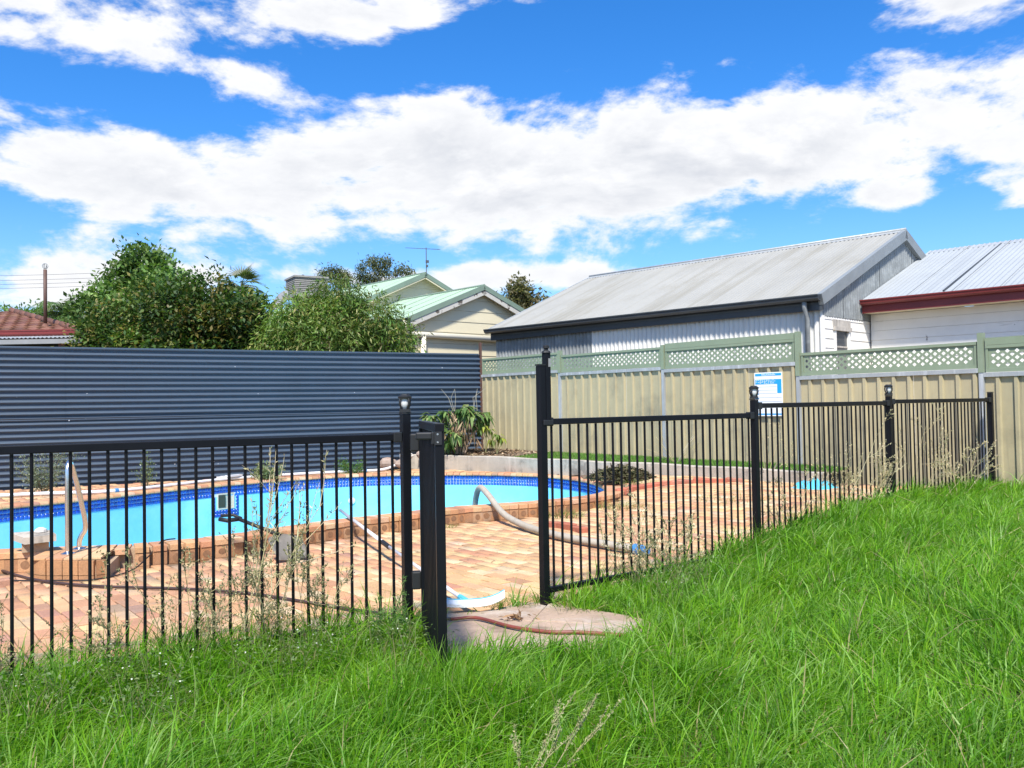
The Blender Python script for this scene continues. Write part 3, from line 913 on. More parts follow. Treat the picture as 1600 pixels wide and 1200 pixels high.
# ---------------------------------------------------------------- tan fence with green lattice
TOPS = [2.262, 2.205, 2.165, 1.965, 1.915, 1.88]
TANLAB = ['tan ribbed steel fence bay with lattice top next to the blue fence',
          'tan ribbed fence bay with lattice top directly right of the tall latch post',
          'tan ribbed fence bay with lattice top that carries the blue and white sign',
          'tan ribbed fence bay with lattice top just right of the sign bay',
          'tan ribbed fence bay with lattice top at the right edge',
          'tan ribbed fence bay beyond the right edge of the view']
def lattice(o, u, n, L, h, cell=.105):
    """moulded lattice sheet with staggered diamond holes; o lower left corner"""
    mb = MB(); cw = L / round(L / cell); ch = h / 3.0; th = .006
    def pt(a, b, d): return o + u * a + V(0, 0, 1) * b + n * d
    half = cw / 2
    nc = int(round(L / half))
    hd_w, hd_h = half * .52, ch * .32
    # diamonds sit at every second node of a fine grid, staggered by row
    rows = 6
    rh = h / rows
    for r in range(rows):
        for c in range(nc):
            x0, x1 = c * half, (c + 1) * half; y0, y1 = r * rh, (r + 1) * rh
            # corners: diamond centre lies on the corner (i,j) with (i+j) even, inside the margin
            cs = [(x0, y0, c, r), (x1, y0, c + 1, r), (x1, y1, c + 1, r + 1), (x0, y1, c, r + 1)]
            pts = []
            for k, (x, y, i, j) in enumerate(cs):
                hole = (i + j) % 2 == 1 and 0 < j < rows and 0 < i < nc
                if hole:
                    sx = 1 if x == x0 else -1; sy = 1 if y == y0 else -1
                    A, B = (x + sx * hd_w, y), (x, y + sy * hd_h * 1.0)
                    pts += [B, A] if k in (0, 2) else [A, B]
                else:
                    pts.append((x, y))
            mb.add([pt(a, b, th / 2) for a, b in pts], [tuple(range(len(pts)))])
            mb.add([pt(a, b, -th / 2) for a, b in pts], [tuple(range(len(pts)))[::-1]])
    return mb

def build_tan_fence():
    u = V(*unit(TAND), 0); n = V(-abs(u[1]), -abs(u[0]), 0); L = float(np.linalg.norm(TAND))
    n = unit(V(u[1], -u[0], 0)); 
    if n[1] > 0: n = -n
    for k in range(5):
        a = V(*(TAN0 + TAND * k), 0); zt = TOPS[k]; zl = zt - .315; zb = .22 if k else .30
        if k == 0: a = a + u * .10
        Lk = L - (.10 if k == 0 else 0)
        t = thing('tan_fence_bay', TANLAB[k], 'fence', tuple(a + u * Lk / 2), 'tan steel fence bays')
        # ribbed sheets, three to a bay
        for s in range(3):
            l = (Lk - .06) / 3; o = a + u * (.03 + s * l); per = .2; xs = []
            x = 0.
            npan = 4; per = l / npan
            for q in range(npan):
                for fx, dz in ((0, 0), (.60, 0), (.66, .030), (.84, .030), (.90, 0)):
                    xs.append((q * per + fx * per, dz))
            xs.append((l - .001, 0))
            jj = .002 * (s % 2)
            r0 = [o + u * x_ + n * (d_ + jj) + V(0, 0, zb - .1) for x_, d_ in xs]; r1 = [o + u * x_ + n * (d_ + jj) + V(0, 0, zl - .03) for x_, d_ in xs]
            m = MB().strip([r0, r1]); m.build('sheet', M['tan'], t)
        m = MB(); m.bar(a + u * .03 + n * .014 + V(0, 0, zl - .028), a + u * (Lk - .03) + n * .014 + V(0, 0, zl - .028), .05, .05); m.build('galvanised_rail', M['galv'], t)
        # lattice frame
        o = a + V(0, 0, zl)
        m = MB(); m.bar(o + u * .05 + V(0, 0, .022) + n * .005, o + u * (Lk - .05) + V(0, 0, .022) + n * .005, .034, .042); m.build('lattice_bottom_rail', M['green'], t)
        m = MB(); m.bar(o + u * .05 + V(0, 0, .297) + n * .005, o + u * (Lk - .05) + V(0, 0, .297) + n * .005, .040, .036); m.build('lattice_top_rail', M['green'], t)
        for s_ in (.064, Lk - .064):
            m = MB(); m.bar(o + u * s_ + V(0, 0, .044) + n * .004, o + u * s_ + V(0, 0, .278) + n * .004, .028, .03, up=tuple(n)); m.build('lattice_side', M['green'], t)
        lm = lattice(o + u * .079 + V(0, 0, .044) + n * .004, u, n, Lk - .158, .234)
        lm.build('lattice', M['green'], t)
        if k in (2, 4):
            m = MB(); m.bar(o + u * .05 + V(0, 0, .36), o + u * (Lk - .05) + V(0, 0, .36), .05, .085); m.build('upper_rail', M['green'], t)
        # post at the right end of the bay
        c = a + u * Lk
        zp = max(zt, TOPS[min(k + 1, 5)]) + (.10 if k in (2, 3) else .03)
        m = MB(); m.box((c[0], c[1], (zl - .0) / 2), (.055, .07, zl), ux=u); m.build('galvanised_post', M['galv'], t)
        zn = min(zl, TOPS[min(k + 1, 5)] - .315)
        m = MB(); m.box((c[0] + n[0] * .004, c[1] + n[1] * .004, (zn + zp) / 2), (.062, .076, zp - zn), ux=u); m.build('green_post', M['green'], t)
build_tan_fence()

# pool-safety sign on the tan fence
def build_sign():
    u = V(*unit(TAND), 0); n = unit(V(u[1], -u[0], 0)); n = n if n[1] < 0 else -n
    c = V(3.67, 12.73, 0) + n * .045
    w, h, z0 = .46, .62, 1.10
    t = thing('safety_sign', 'blue and white printed pool safety sign on the tan fence', 'sign', tuple(c + V(0, 0, z0)))
    o = c - u * w / 2 + V(0, 0, z0)
    def rect(x0, x1, y0, y1, d, th=.0015): return MB().par(o + u * x0 * w + V(0, 0, y0 * h) + n * d, u * (x1 - x0) * w, n * th, V(0, 0, (y1 - y0) * h))
    rect(0, 1, 0, 1, 0, .006).build('board', M['sign'], t)
    d = .006
    rect(.03, .97, .92, .975, d).build('header', M['signblue'], t)
    hd = MB()
    for i in range(14):                                        # worn white header lettering, too faded to read
        x = .27 + i * .036; hh = rnd.uniform(.02, .04)
        hd.par(o + u * x * w + V(0, 0, .93 * h) + n * (d + .0015), u * .017 * w, n * .001, V(0, 0, hh * h))
    hd.build('header_lettering', M['sign'], t)
    rect(.82, .97, .52, .84, d).build('side_panel', M['signblue'], t)
    rect(.03, .82, .73, .84, d).build('intro_panel', M['signblue'], t)
    tx = MB()
    for r in range(4):
        for i in range(10):
            if rnd.random() < .8:
                tx.par(o + u * (.05 + i * .075) * w + V(0, 0, (.745 + r * .024) * h) + n * (d + .0015), u * rnd.uniform(.03, .065) * w, n * .001, V(0, 0, .010 * h))
    tx.build('intro_lettering', M['sign'], t)
    for y in (.665, .59, .515, .42, .33):
        rect(.03, .80 if y > .5 else .97, y, y + .008, d).build('rule_line', M['signgrey'], t)
        rect(.03, .16, y - .02, y - .004, d).build('step_heading', M['signblue'], t)
    rect(.03, .97, .03, .06, d).build('footer_line', M['signblue'], t)
build_sign()

# ---------------------------------------------------------------- low concrete garden wall, bed and turf strip
def build_bed():
    P = catmull(WALL, False, 6); P = resample(P, .35, False)
    t = np.gradient(P, axis=0); t /= np.linalg.norm(t, axis=1)[:, None]; nn = np.stack([-t[:, 1], t[:, 0]], 1)
    if nn[3][1] < 0: nn = -nn
    zt = .415; th = .11
    A = [(p[0], p[1]) for p in P]; B = [(p[0] + q[0] * th, p[1] + q[1] * th) for p, q in zip(P, nn)]
    mb = MB()
    zj = [zt + .008 * math.sin(i * 1.3) for i in range(len(A))]
    mb.strip([[(a[0], a[1], 0.) for a in A], [(a[0], a[1], z - .012) for a, z in zip(A, zj)], [(a[0] + .012 * q[0], a[1] + .012 * q[1], z) for a, z, q in zip(A, zj, nn)], [(b[0], b[1], z) for b, z in zip(B, zj)], [(b[0], b[1], 0) for b in B]])
    mid = P[len(P) // 2]
    w = solo(mb, 'garden_wall', M['concrete'], 'low stained concrete retaining wall curving behind the pool', 'wall', (float(mid[0]), float(mid[1]), 0.))
    # bed surface rising to the tan fence
    u = unit(TAND)
    rows = [[], [], [], []]
    for i, b in enumerate(B):
        s = i / (len(B) - 1)
        f = TAN0 + TAND * (s * 3.3) + V(-.03, -.03)
        if i == 0: f = B1 + V(-.9, -.5)
        for r in range(4):
            q = V(*b) * (1 - r / 3) + f * (r / 3); rows[r].append((q[0], q[1], .385 + .10 * r / 3 * (1 - .7 * s) + .01 * wob(q[0] * 2, q[1] * 2)))
    mb = MB().strip(rows); o = mb.build('garden_bed', M['soil'], smooth=True); tag(o, kind='structure')
    return rows
BED = build_bed()

def bed_point(s, r):
    """point on the bed: s along (0..1), r across from wall to fence (0..1)"""
    n = len(BED[0]) - 1; i = min(int(s * n), n - 1); f = s * n - i
    a = np.array(BED[0][i]) * (1 - f) + np.array(BED[0][i + 1]) * f; b = np.array(BED[3][i]) * (1 - f) + np.array(BED[3][i + 1]) * f
    return a * (1 - r) + b * r

# ---------------------------------------------------------------- galvanised shed-like house
Z1 = V(0, 0, 1)
def boards(parent, o, u, n, L, z0, z1, bh, material, gaps=(), name='weatherboard', lap=.012, top=None):
    """lapped horizontal boards on a wall from o along u; gaps = [(s0,s1,za,zb)]; top(s0, s1, z) may clip a gable"""
    z = z0; i = 0
    while z < z1 - .02:
        zz = min(z + bh, z1)
        segs = [(0., L)]
        for (g0, g1, ga, gb) in gaps:
            if zz > ga and z < gb:
                segs = [q for (a, b) in segs for q in ((a, min(b, g0)), (max(a, g1), b)) if q[1] - q[0] > .01]
        for (a, b) in segs:
            if top:
                a0, b0 = top(z); a1, b1 = top(zz - .003)
                a0, a1 = max(a, a0), max(a, a1); b0, b1 = min(b, b0), min(b, b1)
                if b0 - a0 < .05: continue
                if b1 < a1: a1 = b1 = (a1 + b1) / 2
            else:
                a0 = a1 = a; b0 = b1 = b
            mb = MB()
            # bottom edge proud of the wall, top edge tucked under the next board
            P0 = [o + u * a0 + Z1 * z + n * lap, o + u * b0 + Z1 * z + n * lap, o + u * b1 + Z1 * (zz - .003) + n * .002, o + u * a1 + Z1 * (zz - .003) + n * .002]
            Q0 = [p - n * (.018 + (lap if k < 2 else .002)) for k, p in enumerate(P0)]
            mb.add(P0 + Q0, [(0, 1, 2, 3), (7, 6, 5, 4), (0, 4, 5, 1), (2, 6, 7, 3), (1, 5, 6, 2), (0, 3, 7, 4)])
            mb.build(name, material, parent)
        z = zz; i += 1

def corr_roof(parent, eave_o, u, L, up_vec, slope_len, pitch, amp, material, cover=.76, name='roof_sheet', jag=.0):
    """roof plane of corrugated sheets: u along the eave, up_vec up the slope"""
    upv = unit(up_vec); n = unit(np.cross(u, upv)); n = n if n[2] > 0 else -n
    k = max(1, int(round(L / cover))); l = L / k
    for i in range(k):
        m = wave(eave_o + u * (i * l) + n * (.002 * (i % 2)), u, l + (.03 if i < k - 1 else 0), upv, slope_len + (jag * rnd.uniform(-1, 1)), n, pitch, amp, 6)
        m.build(name, material, parent, smooth=True)

def gutter(p, q, out, w=.11, h=.10):
    """half-round style gutter as a box channel with a rolled lip"""
    p, q, out = V(*p), V(*q), unit(out); mb = MB()
    prof = [(0, 0), (0, -h), (w * .55, -h), (w * .9, -h * .7), (w, -h * .15), (w, 0), (w + .012, .004), (w + .012, -.016), (w - .006, -.02), (w * .85, -h * .6), (w * .5, -h + .012), (.012, -h + .012), (.012, 0)]
    mb.prism([p + out * a + Z1 * b for a, b in prof], q - p)
    return mb

def build_shed():
    e = V(.7071, -.7071, 0); n = V(-.7071, -.7071, 0)          # e along the eave to the right, n out towards us
    E0 = V(-.535, 21.4, 0); L = 8.35; E1 = E0 + e * L; back = -n
    w, rise, ze = 3.8, 1.6, 3.15; sl = math.hypot(w, rise)
    upf = unit(back * w + Z1 * rise); upb = unit(n * w + Z1 * rise)
    t = thing('galvanised_house', 'long galvanised iron shed with pale corrugated roof behind the tan fence', 'building', tuple((E0 + E1) / 2 + back * w))
    eo = E0 + Z1 * ze + n * .02
    corr_roof(t, eo, e, L, upf, sl, .092, .011, M['shedroof'])
    corr_roof(t, E0 + back * 2 * w + Z1 * ze, e, L, upb, sl, .092, .011, M['shedroof'], 1.4)
    rd = E0 + back * w + Z1 * (ze + rise)
    for s in (1, -1):
        d = unit(s * n * w - Z1 * rise)
        m = MB(); m.par(rd - e * .02 + Z1 * .012, e * (L + .05), d * .17, np.cross(e, d) * s * .006 if np.cross(e, d)[2] * s > 0 else -np.cross(e, d) * s * .006)
        m.build('ridge_cap', M['galv'], t)
    m = MB(); m.tube([rd - e * .02 + Z1 * .028, rd + e * (L + .03) + Z1 * .028], .028, 8); m.build('ridge_roll', M['galv'], t, smooth=True)
    # front wall: dull old sheets on the left, brighter ones to the right
    wo = E0 + back * .16 + Z1 * 0 + e * .10
    lw = L - .16; ndull = 3
    k = 11; l = lw / k
    for i in range(k):
        m = wave(wo + e * (i * l) + n * (.003 * (i % 2)), e, l + .02, Z1, ze - .02, n, .104, .017, 8)
        m.build('wall_sheet', M['galvdull'] if i < 4 else M['galvbright'], t, smooth=True)
    # end wall on the left
    m = MB().par(wo - e * .012 + back * .02, back * (2 * w - .4), e * .01, Z1 * (ze - .05)); m.build('end_wall', M['galvdull'], t)
    gutter(E0 + n * .02 + Z1 * (ze - .004) - e * .03, E1 + n * .02 + Z1 * (ze - .004) + e * .02, n, .12, .10).build('gutter', M['gutter'], t)
    m = MB().par(E0 + back * .12 + Z1 * (ze - .26) - e * .0, e * L, n * .06, Z1 * .2); m.build('fascia', M['gutter'], t)
    # right gable end: weatherboard below, corrugated sheets above, barge flashing
    go = E1 + back * .16 - e * .06
    zs = 2.80; gl = 2 * w - .3
    def roof_z(s): return ze + rise * (1 - abs(s + .16 - w) / w) - .02
    cells = 9; l = gl / cells
    for i in range(cells):
        s0 = i * l
        m = wave(go + back * s0 + e * (.012 + .003 * (i % 2)), back, l + .01, Z1, 1, e, .10, .010, 6, lim=lambda s, s0=s0: roof_z(s0 + s) , lim_lo=lambda s: zs)
        m.build('gable_sheet', M['galvdull'], t, smooth=True)
    win = (.50, 1.0, 1.5, 2.56)
    boards(t, go, back, e, 2.2, .2, zs - .0, .17, M['white'], gaps=[(win[0] - .06, win[1] + .06, win[2], win[3] + .07)])
    m = MB().par(go - e * .05, back * 4.2, e * .03, Z1 * zs); m.build('wall_core', M['frameold'], t)
    m = MB().box(go + back * .0 + e * .012 + Z1 * 1.4, (.06, .06, 2.8), ux=e); m.build('corner_stop', M['white'], t)
    wn = MB(); 
    def wbox(s0, s1, z0, z1, d0, d1): return MB().par(go + back * s0 + e * d0 + Z1 * z0, back * (s1 - s0), e * (d1 - d0), Z1 * (z1 - z0))
    f = wbox(win[0], win[1], win[2], win[3], -.02, -.012).build('window', M['glass'], t)
    wbox(win[0] - .06, win[0], win[2], win[3], -.02, .03).build('window_frame', M['white'], f)
    wbox(win[1], win[1] + .06, win[2], win[3], -.02, .03).build('window_frame', M['white'], f)
    wbox(win[0] - .09, win[1] + .09, win[3], win[3] + .07, -.02, .05).build('window_head', M['frameold'], f)
    wbox(win[0] - .10, win[1] + .10, win[3] + .07, win[3] + .20, -.01, .02).build('window_hood', M['frameold'], f)
    wbox(win[0], win[1], 2.26, 2.29, -.014, .0).build('sash_bar', M['frameold'], f)
    for s in (1, -1):
        d = unit(s * n * w - Z1 * rise); nn = unit(np.cross(d, e)); nn = nn if nn[2] > 0 else -nn
        st = rd + e * (L + .0)
        m = MB().par(st + nn * .02 - e * .05, d * (sl + .02), e * .09, -nn * .20); m.build('barge_flashing', M['barge'], t)
        if s == 1:
            st = rd - e * .0
            m = MB().par(st + nn * .02 - e * .03, d * (sl + .02), e * .05, -nn * .12); m.build('barge_flashing', M['galv'], t)
    # downpipe near the right end
    dp = E1 - e * .28 + n * .03
    m = MB().tube([dp + Z1 * (ze - .08), dp + Z1 * (ze - .22), dp + back * .09 + Z1 * (ze - .36), dp + back * .09 + Z1 * .2], .045, 10); m.build('downpipe', M['galvdull'], t, smooth=True)
    return E1, e, n, ze

def build_red_house():
    e = V(.7071, -.7071, 0); n = V(-.7071, -.7071, 0); back = -n
    G0 = V(6.62, 16.78, 0); L = 7.0; ze = 3.17; w, rise = 3.45, 1.31; sl = math.hypot(w, rise)
    t = thing('weatherboard_house', 'white weatherboard house with dark red gutter at right edge', 'building', tuple(G0 + e * L / 2 + back * w))
    upf = unit(back * w + Z1 * rise)
    corr_roof(t, G0 + Z1 * ze + n * .05, e, L, upf, sl + .05, .10, .012, M['zincroof'], .8)
    upb = unit(n * w + Z1 * rise)
    corr_roof(t, G0 + back * 2 * w + Z1 * ze, e, L, upb, sl, .10, .012, M['zincroof'], 1.75)
    rd = G0 + back * w + Z1 * (ze + rise)
    for s in (1, -1):
        d = unit(s * n * w - Z1 * rise); nn = unit(np.cross(d, e)); nn = nn if nn[2] > 0 else -nn
        m = MB().par(rd + nn * .014, e * L, d * .24, nn * .006); m.build('ridge_cap', M['galv'], t)
    # loose joint flashing lying down the slope
    a = G0 + e * 1.42 + Z1 * ze; m = MB().tube([a + upf * .05 + Z1 * .03, a + e * .02 + upf * 1.2 + Z1 * .035, a + e * .04 + upf * (sl - .25) + Z1 * .03], .016, 6); m.build('lap_strip', M['gutter'], t)
    gutter(G0 + n * .06 + Z1 * (ze - .0) - e * .0, G0 + e * L + n * .06 + Z1 * ze, n, .10, .095).build('gutter', M['red'], t)
    m = MB().par(G0 + n * .055 + Z1 * (ze - .24), e * L, -n * .03, Z1 * .23); m.build('fascia', M['red'], t)
    m = MB().par(G0 + n * .02 + Z1 * (ze - .235), e * L, back * .36, Z1 * .012); m.build('soffit', M['cream'], t)
    o = G0 + back * .32
    boards(t, o, e, n, L, .3, ze - .24, .178, M['white'])
    m = MB().par(o + back * .06, e * L, back * .1, Z1 * (ze - .25)); m.build('wall_core', M['frameold'], t)
build_shed(); build_red_house()

# ---------------------------------------------------------------- cream house with pale green roofs
def build_cream_house():
    n = V(.75, .66, 0); n = unit(n); m_ = V(-n[1], n[0], 0); f = -m_         # n along the gable to the right, f out towards us
    def gable(root, A, w, ze, rise, L, over, bh, main):
        apex = A + n * w + Z1 * (ze + rise); Rr = A + n * 2 * w
        sl = math.hypot(w, rise)
        upl = unit(n * w + Z1 * rise); upr = unit(-n * w + Z1 * rise)
        corr_roof(root, A + Z1 * ze + f * over, m_, L + over, upl, sl, .10, .010, M['greenroof'], .8)
        corr_roof(root, Rr + Z1 * ze + f * over, m_, L + over, upr, sl, .10, .010, M['greenroof'], 1.6)
        m = MB().tube([apex + f * over + Z1 * .02, apex + m_ * L + Z1 * .02], .03, 8); m.build('ridge_cap', M['greentrim'], root)
        ins = .28
        def top(z):
            s = (z - (ze - .02)) / rise * w
            return (max(ins, s) , min(2 * w - ins, 2 * w - s)) if z > ze else (ins, 2 * w - ins)
        boards(root, A, n, f, 2 * w, .3, ze + rise - .06, bh, M['cream'], top=top, lap=.014, name='wall_board')
        for s in (1, -1):
            d = unit(-s * n * w - Z1 * rise); nn = V(-d[2] * s * 0, 0, 0)
            nn = unit(np.cross(d, f)); nn = nn if nn[2] > 0 else -nn
            st = apex + f * (over - .02)
            m = MB().par(st + nn * .03, d * (sl + .03), f * .03, -nn * .13); m.build('barge_cap', M['greentrim'], root)
            m = MB().par(st - nn * .101 - f * .012, d * (sl + .02), f * .026, -nn * (.13 if main else .05)); m.build('barge_board', M['peel'] if main else M['cream'], root)
            m = MB().par(st - nn * .03 - f * .02, d * sl, -f * (over - .03), -nn * .012); m.build('soffit', M['cream'], root)
        core = MB(); core.prism([A + n * ins + m_ * .06 + Z1 * .2, A + n * (2 * w - ins) + m_ * .06 + Z1 * .2, A + n * (2 * w - ins) + m_ * .06 + Z1 * (ze + ins * rise / w - .06), A + n * w + m_ * .06 + Z1 * (ze + rise - .08), A + n * ins + m_ * .06 + Z1 * (ze + ins * rise / w - .06)], m_ * (L - .1))
        core.build('wall_core', M['cream'], root)
        return apex, sl
    A = V(-2.72, 22.8, 0)
    t = thing('cream_house', 'cream weatherboard house with pale green gabled roofs behind the bushy trees', 'building', tuple(A + n * 2.5 + m_ * 3))
    apex, sl = gable(t, A, 2.51, 3.6, 1.0, 6.0, .20, .30, True)
    gutter(A + Z1 * 3.59 + f * .30, A + Z1 * 3.59 + m_ * 6, -n, .1, .10).build('gutter', M['gutter'], t)
    B = V(-2.80, 28.0, 0) - n * 2.75
    gable(t, B, 2.75, 4.3, 1.2, 7.0, .25, .34, False)
    # white pipe across the gable with a drop
    fo = f * .10
    a = A + n * .02 + Z1 * 3.50 + f * .22; 
    m = MB().tube([A - n * .05 + Z1 * 3.52 + f * .16, A - n * .05 + Z1 * 3.30 + fo, A + n * .10 + Z1 * 3.20 + fo, A + n * 3.6 + Z1 * 3.16 + fo], .075, 10); m.build('waste_pipe', M['creampipe'], t, smooth=True)
    m = MB().tube([A + n * .52 + Z1 * 3.2 + fo, A + n * .52 + Z1 * .4 + fo], .07, 10); m.build('downpipe', M['creampipe'], t, smooth=True)
    # aerial on the rear ridge
    b = B + n * 2.75 + Z1 * 5.5 + f * .3
    ta = thing('tv_aerial', 'thin rooftop television aerial on the rear green gable', 'aerial', tuple(b))
    m = MB().tube([b, b + Z1 * .80], .014, 6); m.build('mast', M['wire'], ta)
    tp = b + Z1 * .78
    m = MB().tube([tp - V(.62, 0, -.02), tp + V(.42, 0, -.05)], .008, 5); m.build('boom', M['wire'], ta)
    for k in range(7):
        c = tp + V(-.58 + k * .16, 0, .02 - k * .01); m = MB().tube([c - V(.06, .12, .02), c + V(.06, .12, .02)], .005, 4); m.build('element', M['wire'], ta)
    m = MB().box(b + V(.03, 0, .36), (.10, .05, .08)); m.build('filter_box', M['gutter'], ta)
    m = MB().box(b + V(.02, 0, .22), (.07, .05, .07)); m.build('mast_clamp', M['gutter'], ta)
    # evaporative cooler on the roof, seen over the bush
    c = V(-5.75, 25.2, 3.84)
    tcl = thing('evaporative_cooler', 'slatted grey rooftop evaporative cooler above the bush', 'cooler', tuple(c))
    ux = unit(V(.86, .5, 0)); uy = V(-ux[1], ux[0], 0)
    m = MB().box(c + Z1 * .30, (.62, .62, .6), ux=ux); m.build('duct_base', M['cream'], tcl)
    m = MB().box(c + Z1 * .66, (.94, .94, .12), ux=ux); m.build('tray', M['cooler'], tcl)
    for k in range(8):
        m = MB().box(c + Z1 * (.745 + k * .052), (.96 - k * .006, .96 - k * .006, .034), ux=ux); m.build('louvre', M['cooler'], tcl)
    m = MB().box(c + Z1 * .93, (.86, .86, .42), ux=ux); m.build('core', M['darkwood'], tcl)
    m = MB().prism([c + Z1 * 1.135 + (ux * sx + uy * sy) * .49 for sx, sy in ((-1, -1), (1, -1), (1, 1), (-1, 1))], Z1 * .05); m.build('lid', M['cooler'], tcl)
    m = MB().box(c + Z1 * 1.23 - ux * .1, (.05, .05, .09), ux=ux); m.build('vent_stub', M['gutter'], tcl)
    # satellite dish
    d0 = V(-6.15, 24.0, 3.6)
    td = thing('satellite_dish', 'small grey satellite dish between the two bushy trees', 'satellite dish', tuple(d0))
    ax = unit(V(-.55, -.6, .5)); s1 = unit(np.cross(ax, Z1)); s2 = np.cross(s1, ax)
    rows = []
    for r_ in (0.0, .1, .2, .3):
        rows.append([d0 + Z1 * .62 + ax * (r_ * r_ * .8) + (s1 * math.cos(a) + s2 * math.sin(a) * 1.1) * r_ for a in np.linspace(0, 2 * math.pi, 19)])
    m = MB().strip(rows); dd = m.build('dish', M['grey'], td, smooth=True)
    sm = dd.modifiers.new('thick', 'SOLIDIFY'); sm.thickness = .012
    m = MB().tube([d0, d0 + Z1 * .4, d0 + Z1 * .6 - ax * .02], .025, 8); m.build('bracket', M['galv'], td)
    m = MB().tube([d0 + Z1 * .45, d0 + Z1 * .52 + ax * .3], .012, 6); m.build('feed_arm', M['galv'], td)
build_cream_house()

# ---------------------------------------------------------------- red tiled house at the far left
def build_tile_house():
    # eave runs along x; hipped roof slopes down to the right
    y0 = 20.0; xr = -9.75; xl = -15.5; ze = 3.18
    t = thing('red_tiled_house', 'low house with red tiled hip roof at the left edge', 'building', ((xl + xr) / 2, y0 + 2, 0.))
    rise, run = .80, 3.2
    rf = MB(); a, b = V(xl, y0, ze), V(xr, y0, ze); p1 = V(xr - run, y0 + run, ze + rise); p0 = V(xl, y0 + run, ze + rise); c = V(xr, y0 + 2 * run, ze)
    rf.add([a, b, p1, p0, c, V(xl, y0 + 2 * run, ze)], [(0, 1, 2, 3), (1, 4, 2), (4, 5, 3, 2)])
    roof = rf.build('roof', M['darkwood'], t)
    up = unit(V(0, run, rise)); nrm = unit(V(0, -rise, run))
    tl, tw = .33, .30
    prof = [(-.5, 0), (-.3, .022), (-.1, .028), (.1, .012), (.3, 0.002), (.5, .0)]
    mb = MB(); r0 = [V(q[0] * tw, 0, 0) + nrm * (q[1] + .022) for q in prof]; r1 = [V(q[0] * tw, 0, 0) + up * (tl + .04) + nrm * (q[1] - .006) for q in prof]; rb = [V(q[0] * tw, 0, 0) + nrm * (q[1] - .012) for q in prof]
    mb.strip([rb, r0, r1]); tm = mb.mesh('roof_tile', M['rtile'])
    for r_ in range(10):
        s = r_ * tl; base = V(0, y0, ze) + up * s
        lim = xr - s * (run / math.hypot(run, rise)) - .1
        for k in range(0, 24):
            x = -9.9 - k * tw - (.15 if r_ % 2 else 0)
            if x > lim or x < xl: continue
            k_ = rnd.uniform(.7, 1.25)
            place(tm, 'roof_tile', roof, (x, base[1], base[2]), 0, (.19 * k_, .082 * k_ * rnd.uniform(.9, 1.15), .052 * k_))
    hp = b; hd = p1 - b
    for k in range(11):
        q = b + hd * (k / 11.); q2 = b + hd * ((k + 1.08) / 11.)
        m = MB().tube([q + Z1 * .02, q2 + Z1 * .045], .075, 8); o = m.build('hip_tile', M['rtile'], roof, smooth=True); kk = rnd.uniform(.7, 1.1); o.color = (.17 * kk, .075 * kk, .05 * kk, 1)
    gutter(a - V(0, .0, .0), b + V(.05, 0, 0), (0, -1, 0), .11, .12).build('gutter', M['red'], t)
    # verandah roof edge and shade below
    m = wave(V(xl, y0 - .9, ze - .24), (1, 0, 0), xr - xl + .55, unit(V(0, 1.0, .12)), 1.05, unit(V(0, -.12, 1)), .09, .012); m.build('verandah_sheet', M['galv'], t, smooth=True)
    m = MB().par(V(xl, y0 - .92, ze - .37), V(xr - xl + .6, 0, 0), V(0, .04, 0), V(0, 0, .10)); m.build('verandah_beam', M['grey'], t)
    for x in (-10.9, -13.2):
        m = MB().box((x, y0 - .85, 1.4), (.09, .09, 2.8)); m.build('verandah_post', M['darkwood'], t)
    m = MB().par(V(xl, y0 + .6, 0), V(xr - .25 - xl, 0, 0), V(0, 5.4, 0), V(0, 0, ze - .1)); m.build('wall', M['darkwood'], t)
    m = MB().box((xr + .1, y0 - .3, 1.45), (.14, 1.0, 2.8)); m.build('wing_wall', M['rtile'], t).color = (.2, .09, .06, 1)
    wn = MB().box((-11.8, y0 + .57, 2.3), (1.1, .05, .9)).build('window', M['glass'], t)
    for dx in (-.57, .57): MB().box((-11.8 + dx, y0 + .55, 2.3), (.05, .06, 1.0)).build('window_frame', M['grey'], wn)
    MB().box((-11.8, y0 + .55, 2.79), (1.2, .06, .05)).build('window_frame', M['grey'], wn)
    # flue
    f0 = V(-10.65, 20.45, ze + .12)
    tf = thing('flue_pipe', 'slender brown flue pipe with round cowl on red tiled roof', 'flue', tuple(f0))
    m = MB().tube([f0, f0 + Z1 * 1.32], .04, 10); m.build('pipe', M['brown'], tf, smooth=True)
    for k in range(4):
        a = k * math.pi / 4
        m = MB().tube([f0 + Z1 * 1.40 + V(math.cos(a) * math.cos(q), math.sin(a) * math.cos(q), math.sin(q)) * .062 for q in np.linspace(0, 2 * math.pi, 15)], .006, 5, False); m.build('cowl_ring', M['galv'], tf)
    m = MB().lathe(f0 + Z1 * -.02, [(.10, 0), (.05, .08), (.042, .10)], 10); m.build('flashing', M['rtile'], tf).color = (.2, .09, .06, 1)
build_tile_house()

def build_wires():
    for k, (z, lb) in enumerate(((9.5, 'topmost of the four thin overhead power lines at the left'), (9.2, 'second highest of the four thin overhead power lines at the left'),
                                 (8.95, 'third highest of the four thin overhead power lines at the left'), (8.7, 'lowest of the four thin overhead power lines at the left'))):
        pts = [V(-45 + s * 22, 55 + s * 1.0, z + 0.5 + (s - .5) ** 2 * .8) for s in np.linspace(0, 1, 14)]
        solo(MB().tube(pts, .010, 4), 'power_line', M['wire'], lb, 'power line', tuple(pts[0]), 'overhead power lines')
build_wires()

